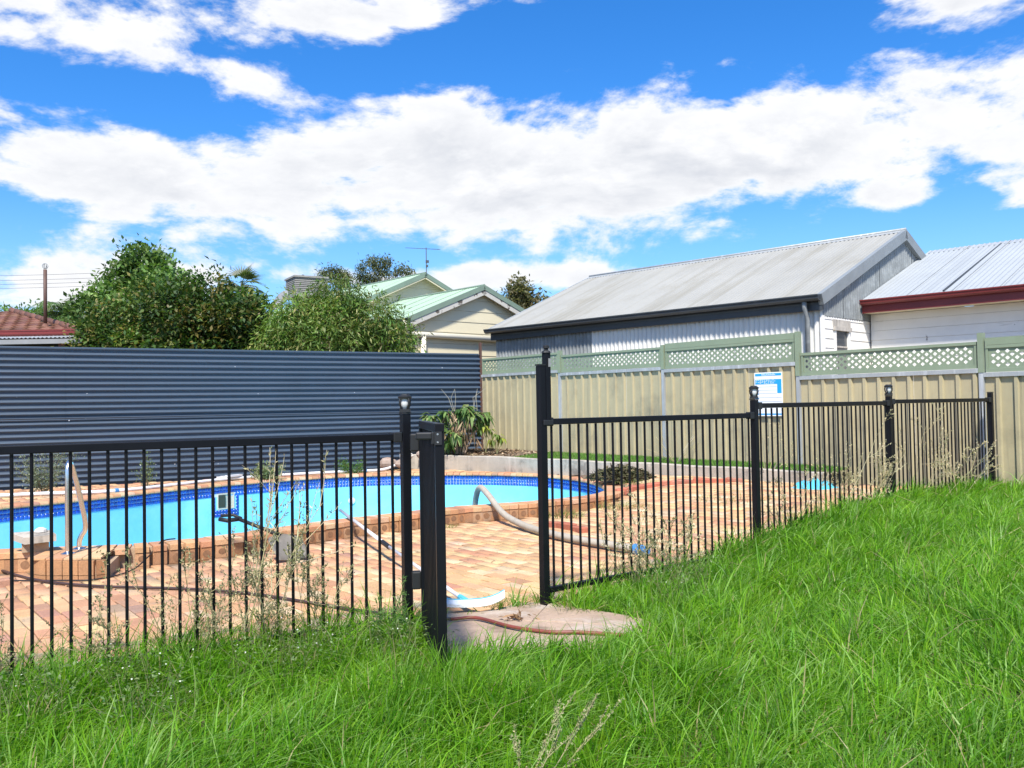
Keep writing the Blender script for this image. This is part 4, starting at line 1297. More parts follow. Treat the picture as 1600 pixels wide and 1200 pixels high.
# ---------------------------------------------------------------- plants
def leaf_arrays(C, D, Nn, L, W, fold=.25, droop=.0):
    """rhombic folded leaves. C centre of base, D direction, Nn normal (n,3); L, W (n,)"""
    D = D / np.linalg.norm(D, axis=1)[:, None]
    S = np.cross(D, Nn); S /= np.linalg.norm(S, axis=1)[:, None] + 1e-9; N2 = np.cross(S, D)
    L = L[:, None]; W = W[:, None]
    base = C; tip = C + D * L - N2 * L * droop
    mid = C + D * L * .45 + N2 * W * fold
    l = mid + S * W / 2; r = mid - S * W / 2
    v = np.stack([base, r, tip, l], 1).reshape(-1, 3)
    q = np.arange(len(v)).reshape(-1, 4)
    return v, q

def pick_cols(n, pal, jit=.15, rs=NR):
    pal = np.array(pal); c = pal[rs.randint(0, len(pal), n)]
    return np.clip(c * (1 + rs.uniform(-jit, jit, (n, 1))) * (1 + rs.uniform(-.06, .06, (n, 3))), 0, .9)

def crown_points(blobs, n, rs, shell=.55):
    vol = np.array([b[3] * b[4] * b[5] for b in blobs]) ** .67
    idx = rs.choice(len(blobs), n, p=vol / vol.sum())
    B = np.array(blobs)[idx]
    d = rs.normal(size=(n, 3)); d /= np.linalg.norm(d, axis=1)[:, None]
    r = (shell + (1 - shell) * rs.uniform(size=(n, 1)) ** .6) * (1 + .08 * rs.normal(size=(n, 1)))
    tint = rs.uniform(.65, 1.4, len(blobs))[idx]
    return B[:, :3] + d * r * B[:, 3:6], d, tint

def tree(name, label, cat, base, trunk_h, blobs, n, lsize, pal, rs_seed, aspect=.42, droop=0., hang=0., trunk_r=.12, group=None, limbs=6, clump=None, shell=.5, mat_leaf='leaf'):
    rs = np.random.RandomState(rs_seed)
    t = thing(name, label, cat, base, group)
    base = V(*base)
    # trunk and limbs
    tr = MB(); top = base + V(0, 0, trunk_h)
    tr.tube([base, base + V(.05, .02, trunk_h * .5), top], [trunk_r, trunk_r * .8, trunk_r * .6], 8)
    bl = sorted(blobs, key=lambda b: -b[3] * b[4] * b[5])
    for b in bl[:limbs]:
        e = V(b[0], b[1], b[2]); m_ = (top + e) / 2 + V(rs.normal(0, .15), rs.normal(0, .15), -.1)
        tr.tube([top - V(0, 0, .1), m_, e], [trunk_r * .55, trunk_r * .35, trunk_r * .12], 6)
        for k in range(4):
            q = e + np.clip(rs.normal(size=3), -1.2, 1.2) * V(b[3], b[4], b[5]) * .45
            tr.tube([m_ * .3 + e * .7, q], [trunk_r * .18, trunk_r * .06], 4)
    tr.build('trunk', M['bark'], t, smooth=True)
    # leaf sprays: clump centres over the crown, leaves fanned out of each clump
    cl = clump or 14
    nc = n // cl
    C, D, tint = crown_points(blobs, nc, rs, shell)
    C = np.repeat(C, cl, 0); D = np.repeat(D, cl, 0); m = len(C)
    pos = C + rs.normal(size=(m, 3)) * lsize * .95
    dr = D * .6 + rs.normal(size=(m, 3)) * .75; dr[:, 2] -= hang
    nn = rs.normal(size=(m, 3)) * .6 + V(0, 0, 1.0)
    Ls = lsize * rs.uniform(.6, 1.35, m); v, q = leaf_arrays(pos, dr, nn, Ls, Ls * aspect * rs.uniform(.8, 1.2, m), .2, droop)
    ccol = pick_cols(nc, pal, .25, rs) * tint[:, None]; col = np.repeat(ccol, cl, 0) * (1 + rs.uniform(-.22, .22, (m, 1)))
    np_mesh('crown', v, q, M[mat_leaf], t, np.repeat(np.clip(col, 0, 1), 4, 0))
    return t

def blobs_in(cx, cy, cz, rx, ry, rz, k, r0, r1, seed):
    """uneven heap of small spheres filling an ellipsoid"""
    rs = np.random.RandomState(seed); out = []
    for i in range(k):
        d = rs.normal(size=3); d /= np.linalg.norm(d); f = rs.uniform(.45, .92)
        r = rs.uniform(r0, r1)
        out.append((cx + d[0] * rx * f, cy + d[1] * ry * f, cz + d[2] * rz * f, r, r, r * rs.uniform(.75, 1.0)))
    return out

G_DARK = [(.032, .075, .016), (.045, .10, .02), (.065, .13, .026), (.095, .16, .032), (.14, .17, .04), (.21, .18, .05)]
G_LIGHT = [(.07, .14, .03), (.10, .18, .04), (.13, .22, .055), (.17, .25, .075)]
G_BUSH = [(.08, .16, .028), (.11, .20, .035), (.15, .24, .045), (.19, .26, .055), (.30, .29, .10)]
def build_trees():
    # tall pale-leaved tree, top of the group
    b = blobs_in(-8.9, 21.8, 3.5, 1.25, 1.0, 1.3, 12, .40, .62, 1) + [(-8.95, 21.8, 4.92, .42, .5, .42), (-8.6, 21.8, 4.6, .45, .5, .42), (-9.3, 21.7, 4.45, .42, .5, .4), (-10.0, 21.5, 3.6, .6, .6, .5), (-8.1, 21.7, 4.1, .55, .5, .5)]
    tree('leafy_tree', 'tallest leafy tree at left, its pale crown rising above the dark hedge-like trees', 'tree', (-8.9, 21.8, 0.), 2.4, b, 26000, .13, G_LIGHT, 21, .6, trunk_r=.16, shell=.7)
    # broad dark tree in front of it
    b = blobs_in(-7.0, 19.2, 2.9, 1.85, 1.1, 1.1, 24, .38, .66, 2) + [(-5.75, 19.1, 3.3, .6, .6, .5), (-6.4, 19.0, 3.75, .55, .5, .45), (-8.6, 19.4, 3.0, .7, .7, .65), (-9.0, 19.4, 2.5, .5, .6, .6), (-7.6, 19.0, 3.6, .6, .6, .5), (-5.4, 19.0, 2.6, .5, .5, .6)]
    tree('broad_tree', 'broad dark green tree with brownish tips behind the middle of the blue fence', 'tree', (-7.0, 19.2, 0.), 1.8, b, 56000, .11, G_DARK, 22, .5, trunk_r=.15, shell=.78)
    # weeping bush beside the cream house
    b = blobs_in(-3.6, 18.6, 2.7, 1.15, .9, .95, 20, .34, .6, 3) + [(-3.6, 18.5, 3.55, .55, .5, .42), (-4.3, 18.4, 2.95, .5, .5, .42), (-2.9, 18.5, 3.2, .5, .5, .45), (-2.45, 18.6, 2.6, .38, .45, .55), (-4.75, 18.5, 2.6, .5, .5, .5)]
    tree('weeping_bush', 'rounded weeping bush with narrow drooping leaves beside the cream house', 'bush', (-3.6, 18.6, 0.), 1.6, b, 52000, .125, G_BUSH, 23, .22, hang=.75, trunk_r=.10, shell=.78)
    # distant eucalypts above the roof
    b = [(-11.7 + x, 60, 10.1 + z, r, r, r * .7) for x, z, r in ((-.75, .25, .34), (-.2, .45, .42), (.45, .3, .36), (.8, .0, .26), (-.9, -.3, .24), (-.1, -.2, .24), (.5, -.4, .28))]
    tree('gum_tree', 'distant gum tree directly right of the rooftop cooler', 'tree', (-11.7, 60, 0), 7.5, b, 2300, .20, [(.09, .12, .05), (.13, .15, .06), (.16, .17, .08)], 24, .35, hang=.5, trunk_r=.09, shell=.3, clump=9)
    b = [(-9.3 + x, 62, 10.6 + z, r, r, r * .7) for x, z, r in ((-1.0, -.1, .42), (-.9, .55, .3), (-.2, .85, .46), (.3, .35, .42), (.65, .95, .34), (-.3, -.3, .36), (1.0, .05, .3), (1.6, .35, .36), (2.2, .2, .3), (-.9, -.8, .32), (.4, -.6, .36), (2.6, -.15, .18))]
    tree('gum_tree', 'distant gum tree with clumped crown just left of the rear green gable', 'tree', (-9.3, 62, 0), 7.5, b, 4200, .20, [(.075, .10, .045), (.11, .13, .055), (.15, .16, .075)], 25, .35, hang=.5, trunk_r=.10, shell=.3, clump=9)
    b = blobs_in(.62, 36, 5.4, .8, .8, .75, 9, .3, .5, 6) + [(.1, 36, 4.9, .5, .5, .5), (1.1, 36, 4.9, .5, .5, .4)]
    tree('far_tree', 'dark olive tree between the green gable and the long pale roof', 'tree', (.62, 36, 0), 3.6, b, 5200, .17, [(.10, .10, .045), (.14, .13, .06), (.18, .15, .08)], 26, .5, trunk_r=.14, shell=.35)
    # low shrubbery behind the tiled house
    b = blobs_in(-15.0, 28, 4.25, 1.5, .8, .35, 8, .22, .4, 8)
    tree('far_shrub', 'low green treetop peeping over the red tiled roof', 'tree', (-15.0, 28, 0), 3.4, b, 2600, .13, G_LIGHT, 27, .5, trunk_r=.1, shell=.35)
build_trees()

def frond_palm(name, label, base, h, nf, fl, pal, seed, fan=False, up=(.2, 1.2)):
    rs = np.random.RandomState(seed); base = V(*base)
    t = thing(name, label, 'palm', tuple(base))
    MB().tube([base, base + V(.04, 0, h * .5), base + V(0, 0, h)], [.16, .13, .12], 8).build('trunk', M['bark'], t, smooth=True)
    top = base + V(0, 0, h)
    for i in range(nf):
        a = rs.uniform(0, 2 * math.pi); el = rs.uniform(*up); d = V(math.cos(a) * math.cos(el), math.sin(a) * math.cos(el), math.sin(el))
        L = fl * rs.uniform(.8, 1.15); pts = [top + d * L * s + V(0, 0, -L * .55 * s * s) for s in np.linspace(0, 1, 9)]
        C, D, N_ = [], [], []
        if fan:
            hub = pts[4]; ax = unit(pts[4] - pts[3])
            s1 = unit(np.cross(ax, Z1)); 
            for k in np.linspace(-1.2, 1.2, 15):
                C.append(hub); D.append(ax * math.cos(k) + s1 * math.sin(k) + V(0, 0, -.15)); N_.append(np.cross(s1, ax))
            Ls = np.full(len(C), L * .55); Ws = np.full(len(C), .05)
            pts = pts[:5]
        else:
            for j in range(1, 9):
                tdir = unit(pts[j] - pts[j - 1]); s1 = unit(np.cross(tdir, Z1))
                for sd in (-1, 1):
                    for f in (0., .5):
                        C.append(pts[j - 1] * (1 - f) + pts[j] * f); D.append(tdir * .7 + s1 * sd * .8 + V(0, 0, -.25)); N_.append(Z1)
            Ls = np.full(len(C), L * .34); Ws = np.full(len(C), .035)
        v, q = leaf_arrays(np.array(C), np.array(D), np.array(N_), Ls, Ws, .1, .15)
        rb = MB().tube(pts, [.018 * (1 - .8 * k / len(pts)) for k in range(len(pts))], 4)
        b0 = len(v); v = np.vstack([v, np.array(rb.v)]); quads = [tuple(x) for x in q] + [tuple(k + b0 for k in f) for f in rb.f if len(f) == 4]
        col = pick_cols(1, pal, .15, rs)
        np_mesh('frond', v, np.array(quads), M['leaf'], t, np.tile(col, (len(v), 1)))
    return t
frond_palm('fan_palm', 'fan palm crown rising behind the broad dark tree', (-9.05, 30, 0), 5.45, 24, 1.05, [(.09, .13, .045), (.13, .16, .06), (.17, .17, .09)], 31, True, (-.3, 1.4))
frond_palm('feather_palm', 'wispy feather palm beside the brown flue pipe', (-12.95, 26, 0), 4.2, 22, 1.25, [(.09, .17, .035), (.13, .21, .05), (.17, .19, .11)], 32, False, (.0, 1.3))

# ---- lawn grass
def ribbon_blades(P, H, lean, bend, W, face, cols, segs=3):
    """curved tapering blades; P roots (n,3); lean (n,2) horizontal lean per unit height at the tip"""
    n = len(P); ts = np.linspace(0, 1, segs + 1); S = np.stack([np.cos(face), np.sin(face), np.zeros(n)], 1)
    rows = []
    for t in ts:
        z = H * (t - bend * t ** 2.6 * .62); off_ = lean * (H * t ** 1.9)[:, None]
        c = P + np.concatenate([off_, z[:, None]], 1)
        w = (W * (1 - t ** 1.6) * .5 + .0004)[:, None]
        rows.append(c - S * w); rows.append(c + S * w)
    v = np.stack(rows, 1).reshape(-1, 3); k = 2 * (segs + 1)
    b = (np.arange(n) * k)[:, None]
    q = np.concatenate([np.stack([b + 2 * i, b + 2 * i + 1, b + 2 * i + 3, b + 2 * i + 2], 2).reshape(-1, 4) for i in range(segs)], 0)
    return v, q, np.repeat(cols, k, 0)

def build_lawn():
    rs = np.random.RandomState(77)
    N = 430000
    nt = 9500
    tx = rs.uniform(-3.9, 7.6, nt); ty = rs.uniform(1.9, 11.2, nt); th = np.clip(rs.normal(1, .26, nt), .5, 1.7); tc = rs.uniform(-1, 1, nt); tl = rs.uniform(0, 2 * math.pi, nt); tm = np.abs(rs.normal(0, .28, nt))
    N1 = int(N * .62); ti = rs.randint(0, nt, N1); gx, gy = rs.normal(0, .042, N1), rs.normal(0, .042, N1)
    x = np.concatenate([tx[ti] + gx, rs.uniform(-3.9, 7.6, N - N1)]); y = np.concatenate([ty[ti] + gy, rs.uniform(1.9, 11.2, N - N1)])
    tid = np.concatenate([ti, np.full(N - N1, -1)])
    ox = np.concatenate([gx, np.zeros(N - N1)]) / .05; oy = np.concatenate([gy, np.zeros(N - N1)]) / .05
    fy = fence_y(x)
    edge = .14 + .08 * wob(x, y, 2.2)
    ok = (y < fy + edge) & (np.abs(x) < .60 * y + .95)
    # tan fence side
    k = (x - TAN0[0]) / TAND[0]; ok &= (y < TAN0[1] + TAND[1] * k - .05)
    sl = np.array(offset_poly(np.array(SLAB[::-1], float), .0)) 
    shr = np.array(SLAB) * 1.0; c = shr.mean(0); shr = c + (shr - c) * .93
    ok &= ~inpoly(x, y, shr)
    # thin out with distance
    d = np.hypot(x, y)
    ok &= rs.uniform(size=N) < np.clip(1.15 - .045 * d, .55, 1.)
    x, y, d, tid, ox, oy = x[ok], y[ok], d[ok], tid[ok], ox[ok], oy[ok]; n = len(x); tus = tid >= 0
    cl = wob(x, y, 1.1, .3) * .5 + wob(x, y, 3.1, 1.7) * .5                  # clumpy height
    nearf = np.clip(1 - (fence_y(x) - y) / .5, 0, 1)
    H = (.185 + .075 * cl + .028 * rs.normal(size=n)) * (1 - .25 * np.clip((d - 5) / 6, 0, 1)) + .05 * nearf + .07 * nearf * (x < -.55)
    H = np.where(tus, H * th[tid], H * .72)
    H += .24 * np.exp(-((x + .36) ** 2 / .12 + (y - 3.75) ** 2 / .10))
    slabd = np.hypot(x - .1, y - 5.2); H *= np.clip(.45 + slabd / 1.5, .45, 1)
    long_ = rs.uniform(size=n) < .10
    H = np.where(long_, H * rs.uniform(1.3, 1.75, n), H); H = np.clip(H, .05, .42)
    ang = 2.2 * wob(x, y, .8, 2.1) + rs.normal(0, 1.1, n)
    mag = np.clip(.42 + .28 * rs.normal(size=n), .02, 1.4) + np.where(long_, .6, 0)
    lean = np.stack([np.cos(ang), np.sin(ang)], 1) * mag[:, None]
    lean += np.where(tus[:, None], np.stack([ox * .30 + tm[tid] * np.cos(tl[tid]), oy * .30 + tm[tid] * np.sin(tl[tid])], 1), 0)
    mag = np.hypot(lean[:, 0], lean[:, 1])
    bend = np.clip(mag * .75 + .1 * rs.normal(size=n), 0, .95)
    W = (.0055 + .0040 * rs.uniform(size=n)) * (1 + .09 * np.clip(d - 3, 0, 8))
    patch = np.clip(.5 + .5 * wob(x, y, 1.6, 4.2), 0, 1)[:, None]
    base = V(.100, .250, .008) * (1 - patch) + V(.180, .350, .016) * patch
    col = base * rs.uniform(.72, 1.3, (n, 1)) * (1 + rs.uniform(-.1, .1, (n, 3)))
    tcol = np.where(tus, tc[tid], 0)[:, None]; col = col * (1 + .22 * tcol * V(1.5, 1.0, .8))
    pale = rs.uniform(size=n) < .14; col[pale] = col[pale] * .45 + V(.33, .49, .15) * .55
    dry = rs.uniform(size=n) < .03; col[dry] = V(.42, .36, .17) * rs.uniform(.8, 1.1, (dry.sum(), 1))
    P = np.stack([x, y, lawn(x, y) - .03], 1)
    fa = rs.uniform(0, math.pi, n)
    v, q, c = ribbon_blades(P, H, lean, bend, W, fa, np.clip(col, 0, .7))
    o = np_mesh('lawn_grass', v, q, M['grass'], None, c)
    tag(o, 'long bright green lawn grass covering the foreground', 'grass', kind='stuff')
    print('blades', n)
build_lawn()

def tuft(mb, rs, c, r, h, n, pal, w=.004, spread=.6):
    a = rs.uniform(0, 2 * math.pi, n); rr = r * np.sqrt(rs.uniform(size=n))
    P = np.stack([c[0] + rr * np.cos(a), c[1] + rr * np.sin(a), np.full(n, c[2])], 1)
    an = a + rs.normal(0, .6, n); mag = np.abs(rs.normal(spread, spread * .4, n)); lean = np.stack([np.cos(an), np.sin(an)], 1) * mag[:, None]
    mb.append(ribbon_blades(P, h * rs.uniform(.5, 1.2, n), lean, np.clip(mag * .5, 0, .8), np.full(n, w) * rs.uniform(.7, 1.3, n), rs.uniform(0, 3.14, n), pick_cols(n, pal, .2, rs)))

def join_np(parts):
    vs, qs, cs, b = [], [], [], 0
    for v, q, c in parts:
        vs.append(v); qs.append(q + b); cs.append(c); b += len(v)
    return np.vstack(vs), np.vstack(qs), np.vstack(cs)

def stick(path, r0, r1, col):
    mb = MB().tube(path, list(np.linspace(r0, r1, len(path))), 4, False)
    return np.array(mb.v), np.array(mb.f), np.tile(col, (len(mb.v), 1))

def solo_np(parts, name, material, label, cat, base, group=None):
    v, q, c = join_np(parts)
    o = np_mesh(name, v - V(*base), q, M[material], None, c); o.location = base
    return tag(o, label, cat, group)

STRAW = [(.60, .51, .29), (.68, .60, .38), (.52, .43, .24), (.45, .42, .21)]
def branchy(parts, rs, p0, d0, L, r, pal, depth, seeds=None, nside=5, spread=.7, kink=.08):
    """one stalk with side branches and small seeds or leaves"""
    n = 6; pts = [V(*p0)]; d = unit(d0)
    for i in range(n):
        d = unit(d + rs.normal(0, kink, 3) + V(0, 0, .02)); pts.append(pts[-1] + d * L / n)
    col = pick_cols(1, pal, .15, rs)[0]
    parts.append(stick(pts, r, r * .4, col))
    if seeds and (depth == 0 or seeds[3]):
        k = seeds[0]; t = rs.uniform(.25, 1, k) * n; i = np.minimum(t.astype(int), n - 1); f = (t - i)[:, None]
        P = np.array(pts); C = P[i] * (1 - f) + P[i + 1] * f
        D = rs.normal(size=(k, 3)) + d * .8 + V(0, 0, .3)
        v, q = leaf_arrays(C, D, rs.normal(size=(k, 3)), seeds[1] * rs.uniform(.6, 1.3, k), seeds[1] * seeds[4] * rs.uniform(.8, 1.2, k))
        parts.append((v, q, np.repeat(pick_cols(k, seeds[2], .15, rs), 4, 0)))
    if depth > 0:
        for j in range(nside):
            t = rs.uniform(.25, .98) * n; i = min(int(t), n - 1); p = pts[i] * (1 - (t - i)) + pts[i + 1] * (t - i)
            sd = unit(d + rs.normal(0, spread, 3) + V(0, 0, .15))
            branchy(parts, rs, p, sd, L * rs.uniform(.25, .5) * (1.2 - t / n * .5), r * .6, pal, depth - 1, seeds, nside - 1, spread, kink)

def gz(x, y): return float(terrain(x, y))
W_OLIVE = [(.26, .25, .11), (.34, .31, .16), (.20, .22, .09)]
def build_weeds():
    # fine branching weeds against the left fence panel
    spec = [((-1.33, 4.70), .66, 5, 'fine dry branching weed against the left fence, third thickest clump from the gate', 41),
            ((-1.62, 4.52), .62, 5, 'tangled straw coloured weed in front of the middle of the left fence', 42),
            ((-1.05, 4.82), .58, 6, 'olive seeding weed clump against the left fence between the tangled weed and hinge post', 43),
            ((-1.95, 4.33), .46, 3, 'small sparse dry weed at the left end of the weeds along the fence', 44),
            ((-2.35, 4.12), .40, 3, 'two thin dry stems beside the leftmost fence bars', 45)]
    for (x, y), h, k, lb, sd in spec:
        rs = np.random.RandomState(sd); parts = []; b = (x, y, gz(x, y) - .03)
        for i in range(k):
            branchy(parts, rs, V(*b) + V(rs.normal(0, .05), rs.normal(0, .03), 0), V(rs.normal(0, .28), rs.normal(0, .15), 1), h * rs.uniform(.75, 1.15), .0026, W_OLIVE + STRAW[:1], 2, (9, .014, W_OLIVE + [(.42, .38, .22)], True, .5), 6, .6)
        solo_np(parts, 'dry_weed', 'dry', lb, 'weed', b, 'weeds along the pool fence')
    # long pale stalk leaning across the shovel
    rs = np.random.RandomState(48); parts = []; b = (-1.45, 4.66, gz(-1.4, 4.7) - .03)
    for dx, L in ((.34, 1.05), (.55, .95), (.15, .85)):
        branchy(parts, rs, V(*b), V(dx, .1, 1), L, .004, STRAW[:2], 1, (16, .03, W_OLIVE + STRAW[:1], True, .22), 9, .5, .06)
    solo_np(parts, 'leaning_weed', 'dry', 'tall pale weed stalks leaning across the pool shovel', 'weed', b, 'weeds along the pool fence')
    # lush narrow-leaved weed in front of the hinge post
    rs = np.random.RandomState(49); parts = []; b = (-.70, 4.82, gz(-.7, 4.8) - .03)
    for i in range(8):
        p = V(*b) + V(rs.normal(0, .07), rs.normal(0, .05), 0); d = unit(V(rs.normal(0, .16), rs.normal(0, .12), 1)); L = rs.uniform(.22, .45)
        pts = [p + d * L * s + V(.03 * math.sin(3 * s + i), 0, 0) for s in np.linspace(0, 1, 6)]
        parts.append(stick(pts, .004, .002, (.14, .22, .06)))
        m = 75; s = rs.uniform(.1, 1, m); C = p + d * (L * s)[:, None]; an = rs.uniform(0, 6.28, m)
        D = np.stack([np.cos(an), np.sin(an), rs.uniform(.2, 1.1, m)], 1); Ls = .06 * rs.uniform(.6, 1.2, m) * (1.15 - .5 * s)
        v, q = leaf_arrays(C, D, np.tile(Z1, (m, 1)) + rs.normal(0, .3, (m, 3)), Ls, Ls * .14, .1, .15)
        parts.append((v, q, np.repeat(pick_cols(m, [(.07, .17, .03), (.11, .22, .05), (.15, .25, .07)], .15, rs), 4, 0)))
    solo_np(parts, 'green_weed', 'leaf', 'lush narrow leaved green weed in front of the hinge post', 'weed', b)
    # weed right of the latch post
    for (x, y), h, k, lb, sd, green in (((.72, 6.13), .62, 5, 'tall seeding weed growing through bars just right of the latch post', 51, .5), ((.95, 6.25), .50, 5, 'dense olive weed under the blue hose end', 52, .8),
                                        ((1.25, 6.6), .42, 4, 'straw coloured weed behind bars left of the stepped fence post', 53, .1), ((2.35, 7.6), .45, 5, 'dry straw weed behind the bars right of the stepped fence post', 54, 0),
                                        ((2.95, 8.15), .72, 9, 'large dry straw weed in front of the blue plastic heap', 55, 0), ((3.35, 8.45), .6, 6, 'dry straw weed at the foot of the second lit post from the right', 56, 0),
                                        ((4.15, 9.15), .75, 5, 'tall dry straw stems in front of last fence panel', 57, 0), ((4.55, 9.3), .55, 5, 'leaning dry straw stems near the plain end post', 58, 0)):
        rs = np.random.RandomState(sd); parts = []; b = (x, y, max(gz(x, y), gz(x, y - .2)) - .03)
        pal = STRAW if green < .4 else W_OLIVE
        for i in range(k):
            branchy(parts, rs, V(*b) + V(rs.normal(0, .08), rs.normal(0, .05), 0), V(rs.normal(.05, .35), rs.normal(0, .2), 1), h * rs.uniform(.7, 1.2), .003, pal, 2 if i < 5 else 1, (7, .018, (STRAW if green < .6 else W_OLIVE + [(.12, .19, .06)]), True, .45), 5, .55)
        solo_np(parts, 'dry_weed', 'dry', lb, 'weed', b, 'weeds along the pool fence')
    # seed-head stalks in the foreground grass
    rs = np.random.RandomState(61); parts = []; b = (.02, 2.95, gz(.02, 2.95))
    for (dx, dy, L) in ((.32, .25, .34), (.55, .3, .42), (.45, .1, .30), (.7, .35, .36), (-.12, .1, .2)):
        branchy(parts, rs, V(*b) + V(rs.normal(0, .02), rs.normal(0, .02), .02), V(dx, dy, .75), L, .0028, [(.40, .36, .18), (.30, .33, .13)], 1, (34, .011, [(.40, .37, .19), (.32, .33, .15), (.24, .30, .11)], True, .5), 5, .25, .05)
    solo_np(parts, 'seeding_weed', 'dry', 'pale seed head stalks lying in the foreground grass', 'weed', b)
    # wiry dry grass by the tan fence
    for (x, y, n_, h, lb, sd) in ((2.45, 13.55, 16, .55, 'wispy dry grass stems on the turf left of the stepped post', 63), (3.35, 11.9, 22, .5, 'wispy grey grass clump at the wall end right of the stepped post', 64)):
        rs = np.random.RandomState(sd); parts = []; b = (x, y, .36 if sd == 63 else .24)
        for i in range(n_):
            d = V(rs.normal(0, .55), rs.normal(0, .25), 1)
            pts = [V(*b) + unit(d) * h * s * rs.uniform(.95, 1.05) + V(0, 0, -.25 * h * s * s * abs(d[0])) for s in np.linspace(0, 1.2, 5)]
            parts.append(stick(pts, .004, .002, pick_cols(1, STRAW + [(.30, .29, .24)], .1, rs)[0]))
        solo_np(parts, 'dry_grass_clump', 'dry', lb, 'grass clump', b)
    # small tufts in the paving joints
    for i, (x, y, r_, h, n_, lb) in enumerate(((-.75, 9.75, .12, .05, 130, 'tiny green tuft at the coping foot left of the gateway'), (.55, 10.55, .28, .10, 300, 'green weed tuft at the coping foot just right of the latch post'),
                                              (1.3, 10.9, .3, .10, 280, 'yellowish weed tuft at the rounded end of the pool'), (-.02, 5.93, .22, .06, 300, 'low weeds at the slab edge left of the latch post'), (1.75, 12.55, .35, .08, 260, 'short grass patch at foot of the low wall'),
                                              (.42, 5.78, .2, .07, 260, 'dry grass tuft at the slab edge right of the latch post'), (2.6, 10.4, .5, .08, 300, 'sparse yellow grass on the paving behind the stepped post'))):
        rs = np.random.RandomState(70 + i); parts = []
        tuft(parts, rs, (x, y, float(pav(x, y)) - .01), r_, h, n_, [(.13, .22, .04), (.20, .24, .07), (.33, .31, .13)], .004, .9)
        solo_np(parts, 'weed_tuft', 'turf', lb, 'weed', (x, y, float(pav(x, y)) - .01), 'weed tufts in the paving')
build_weeds()

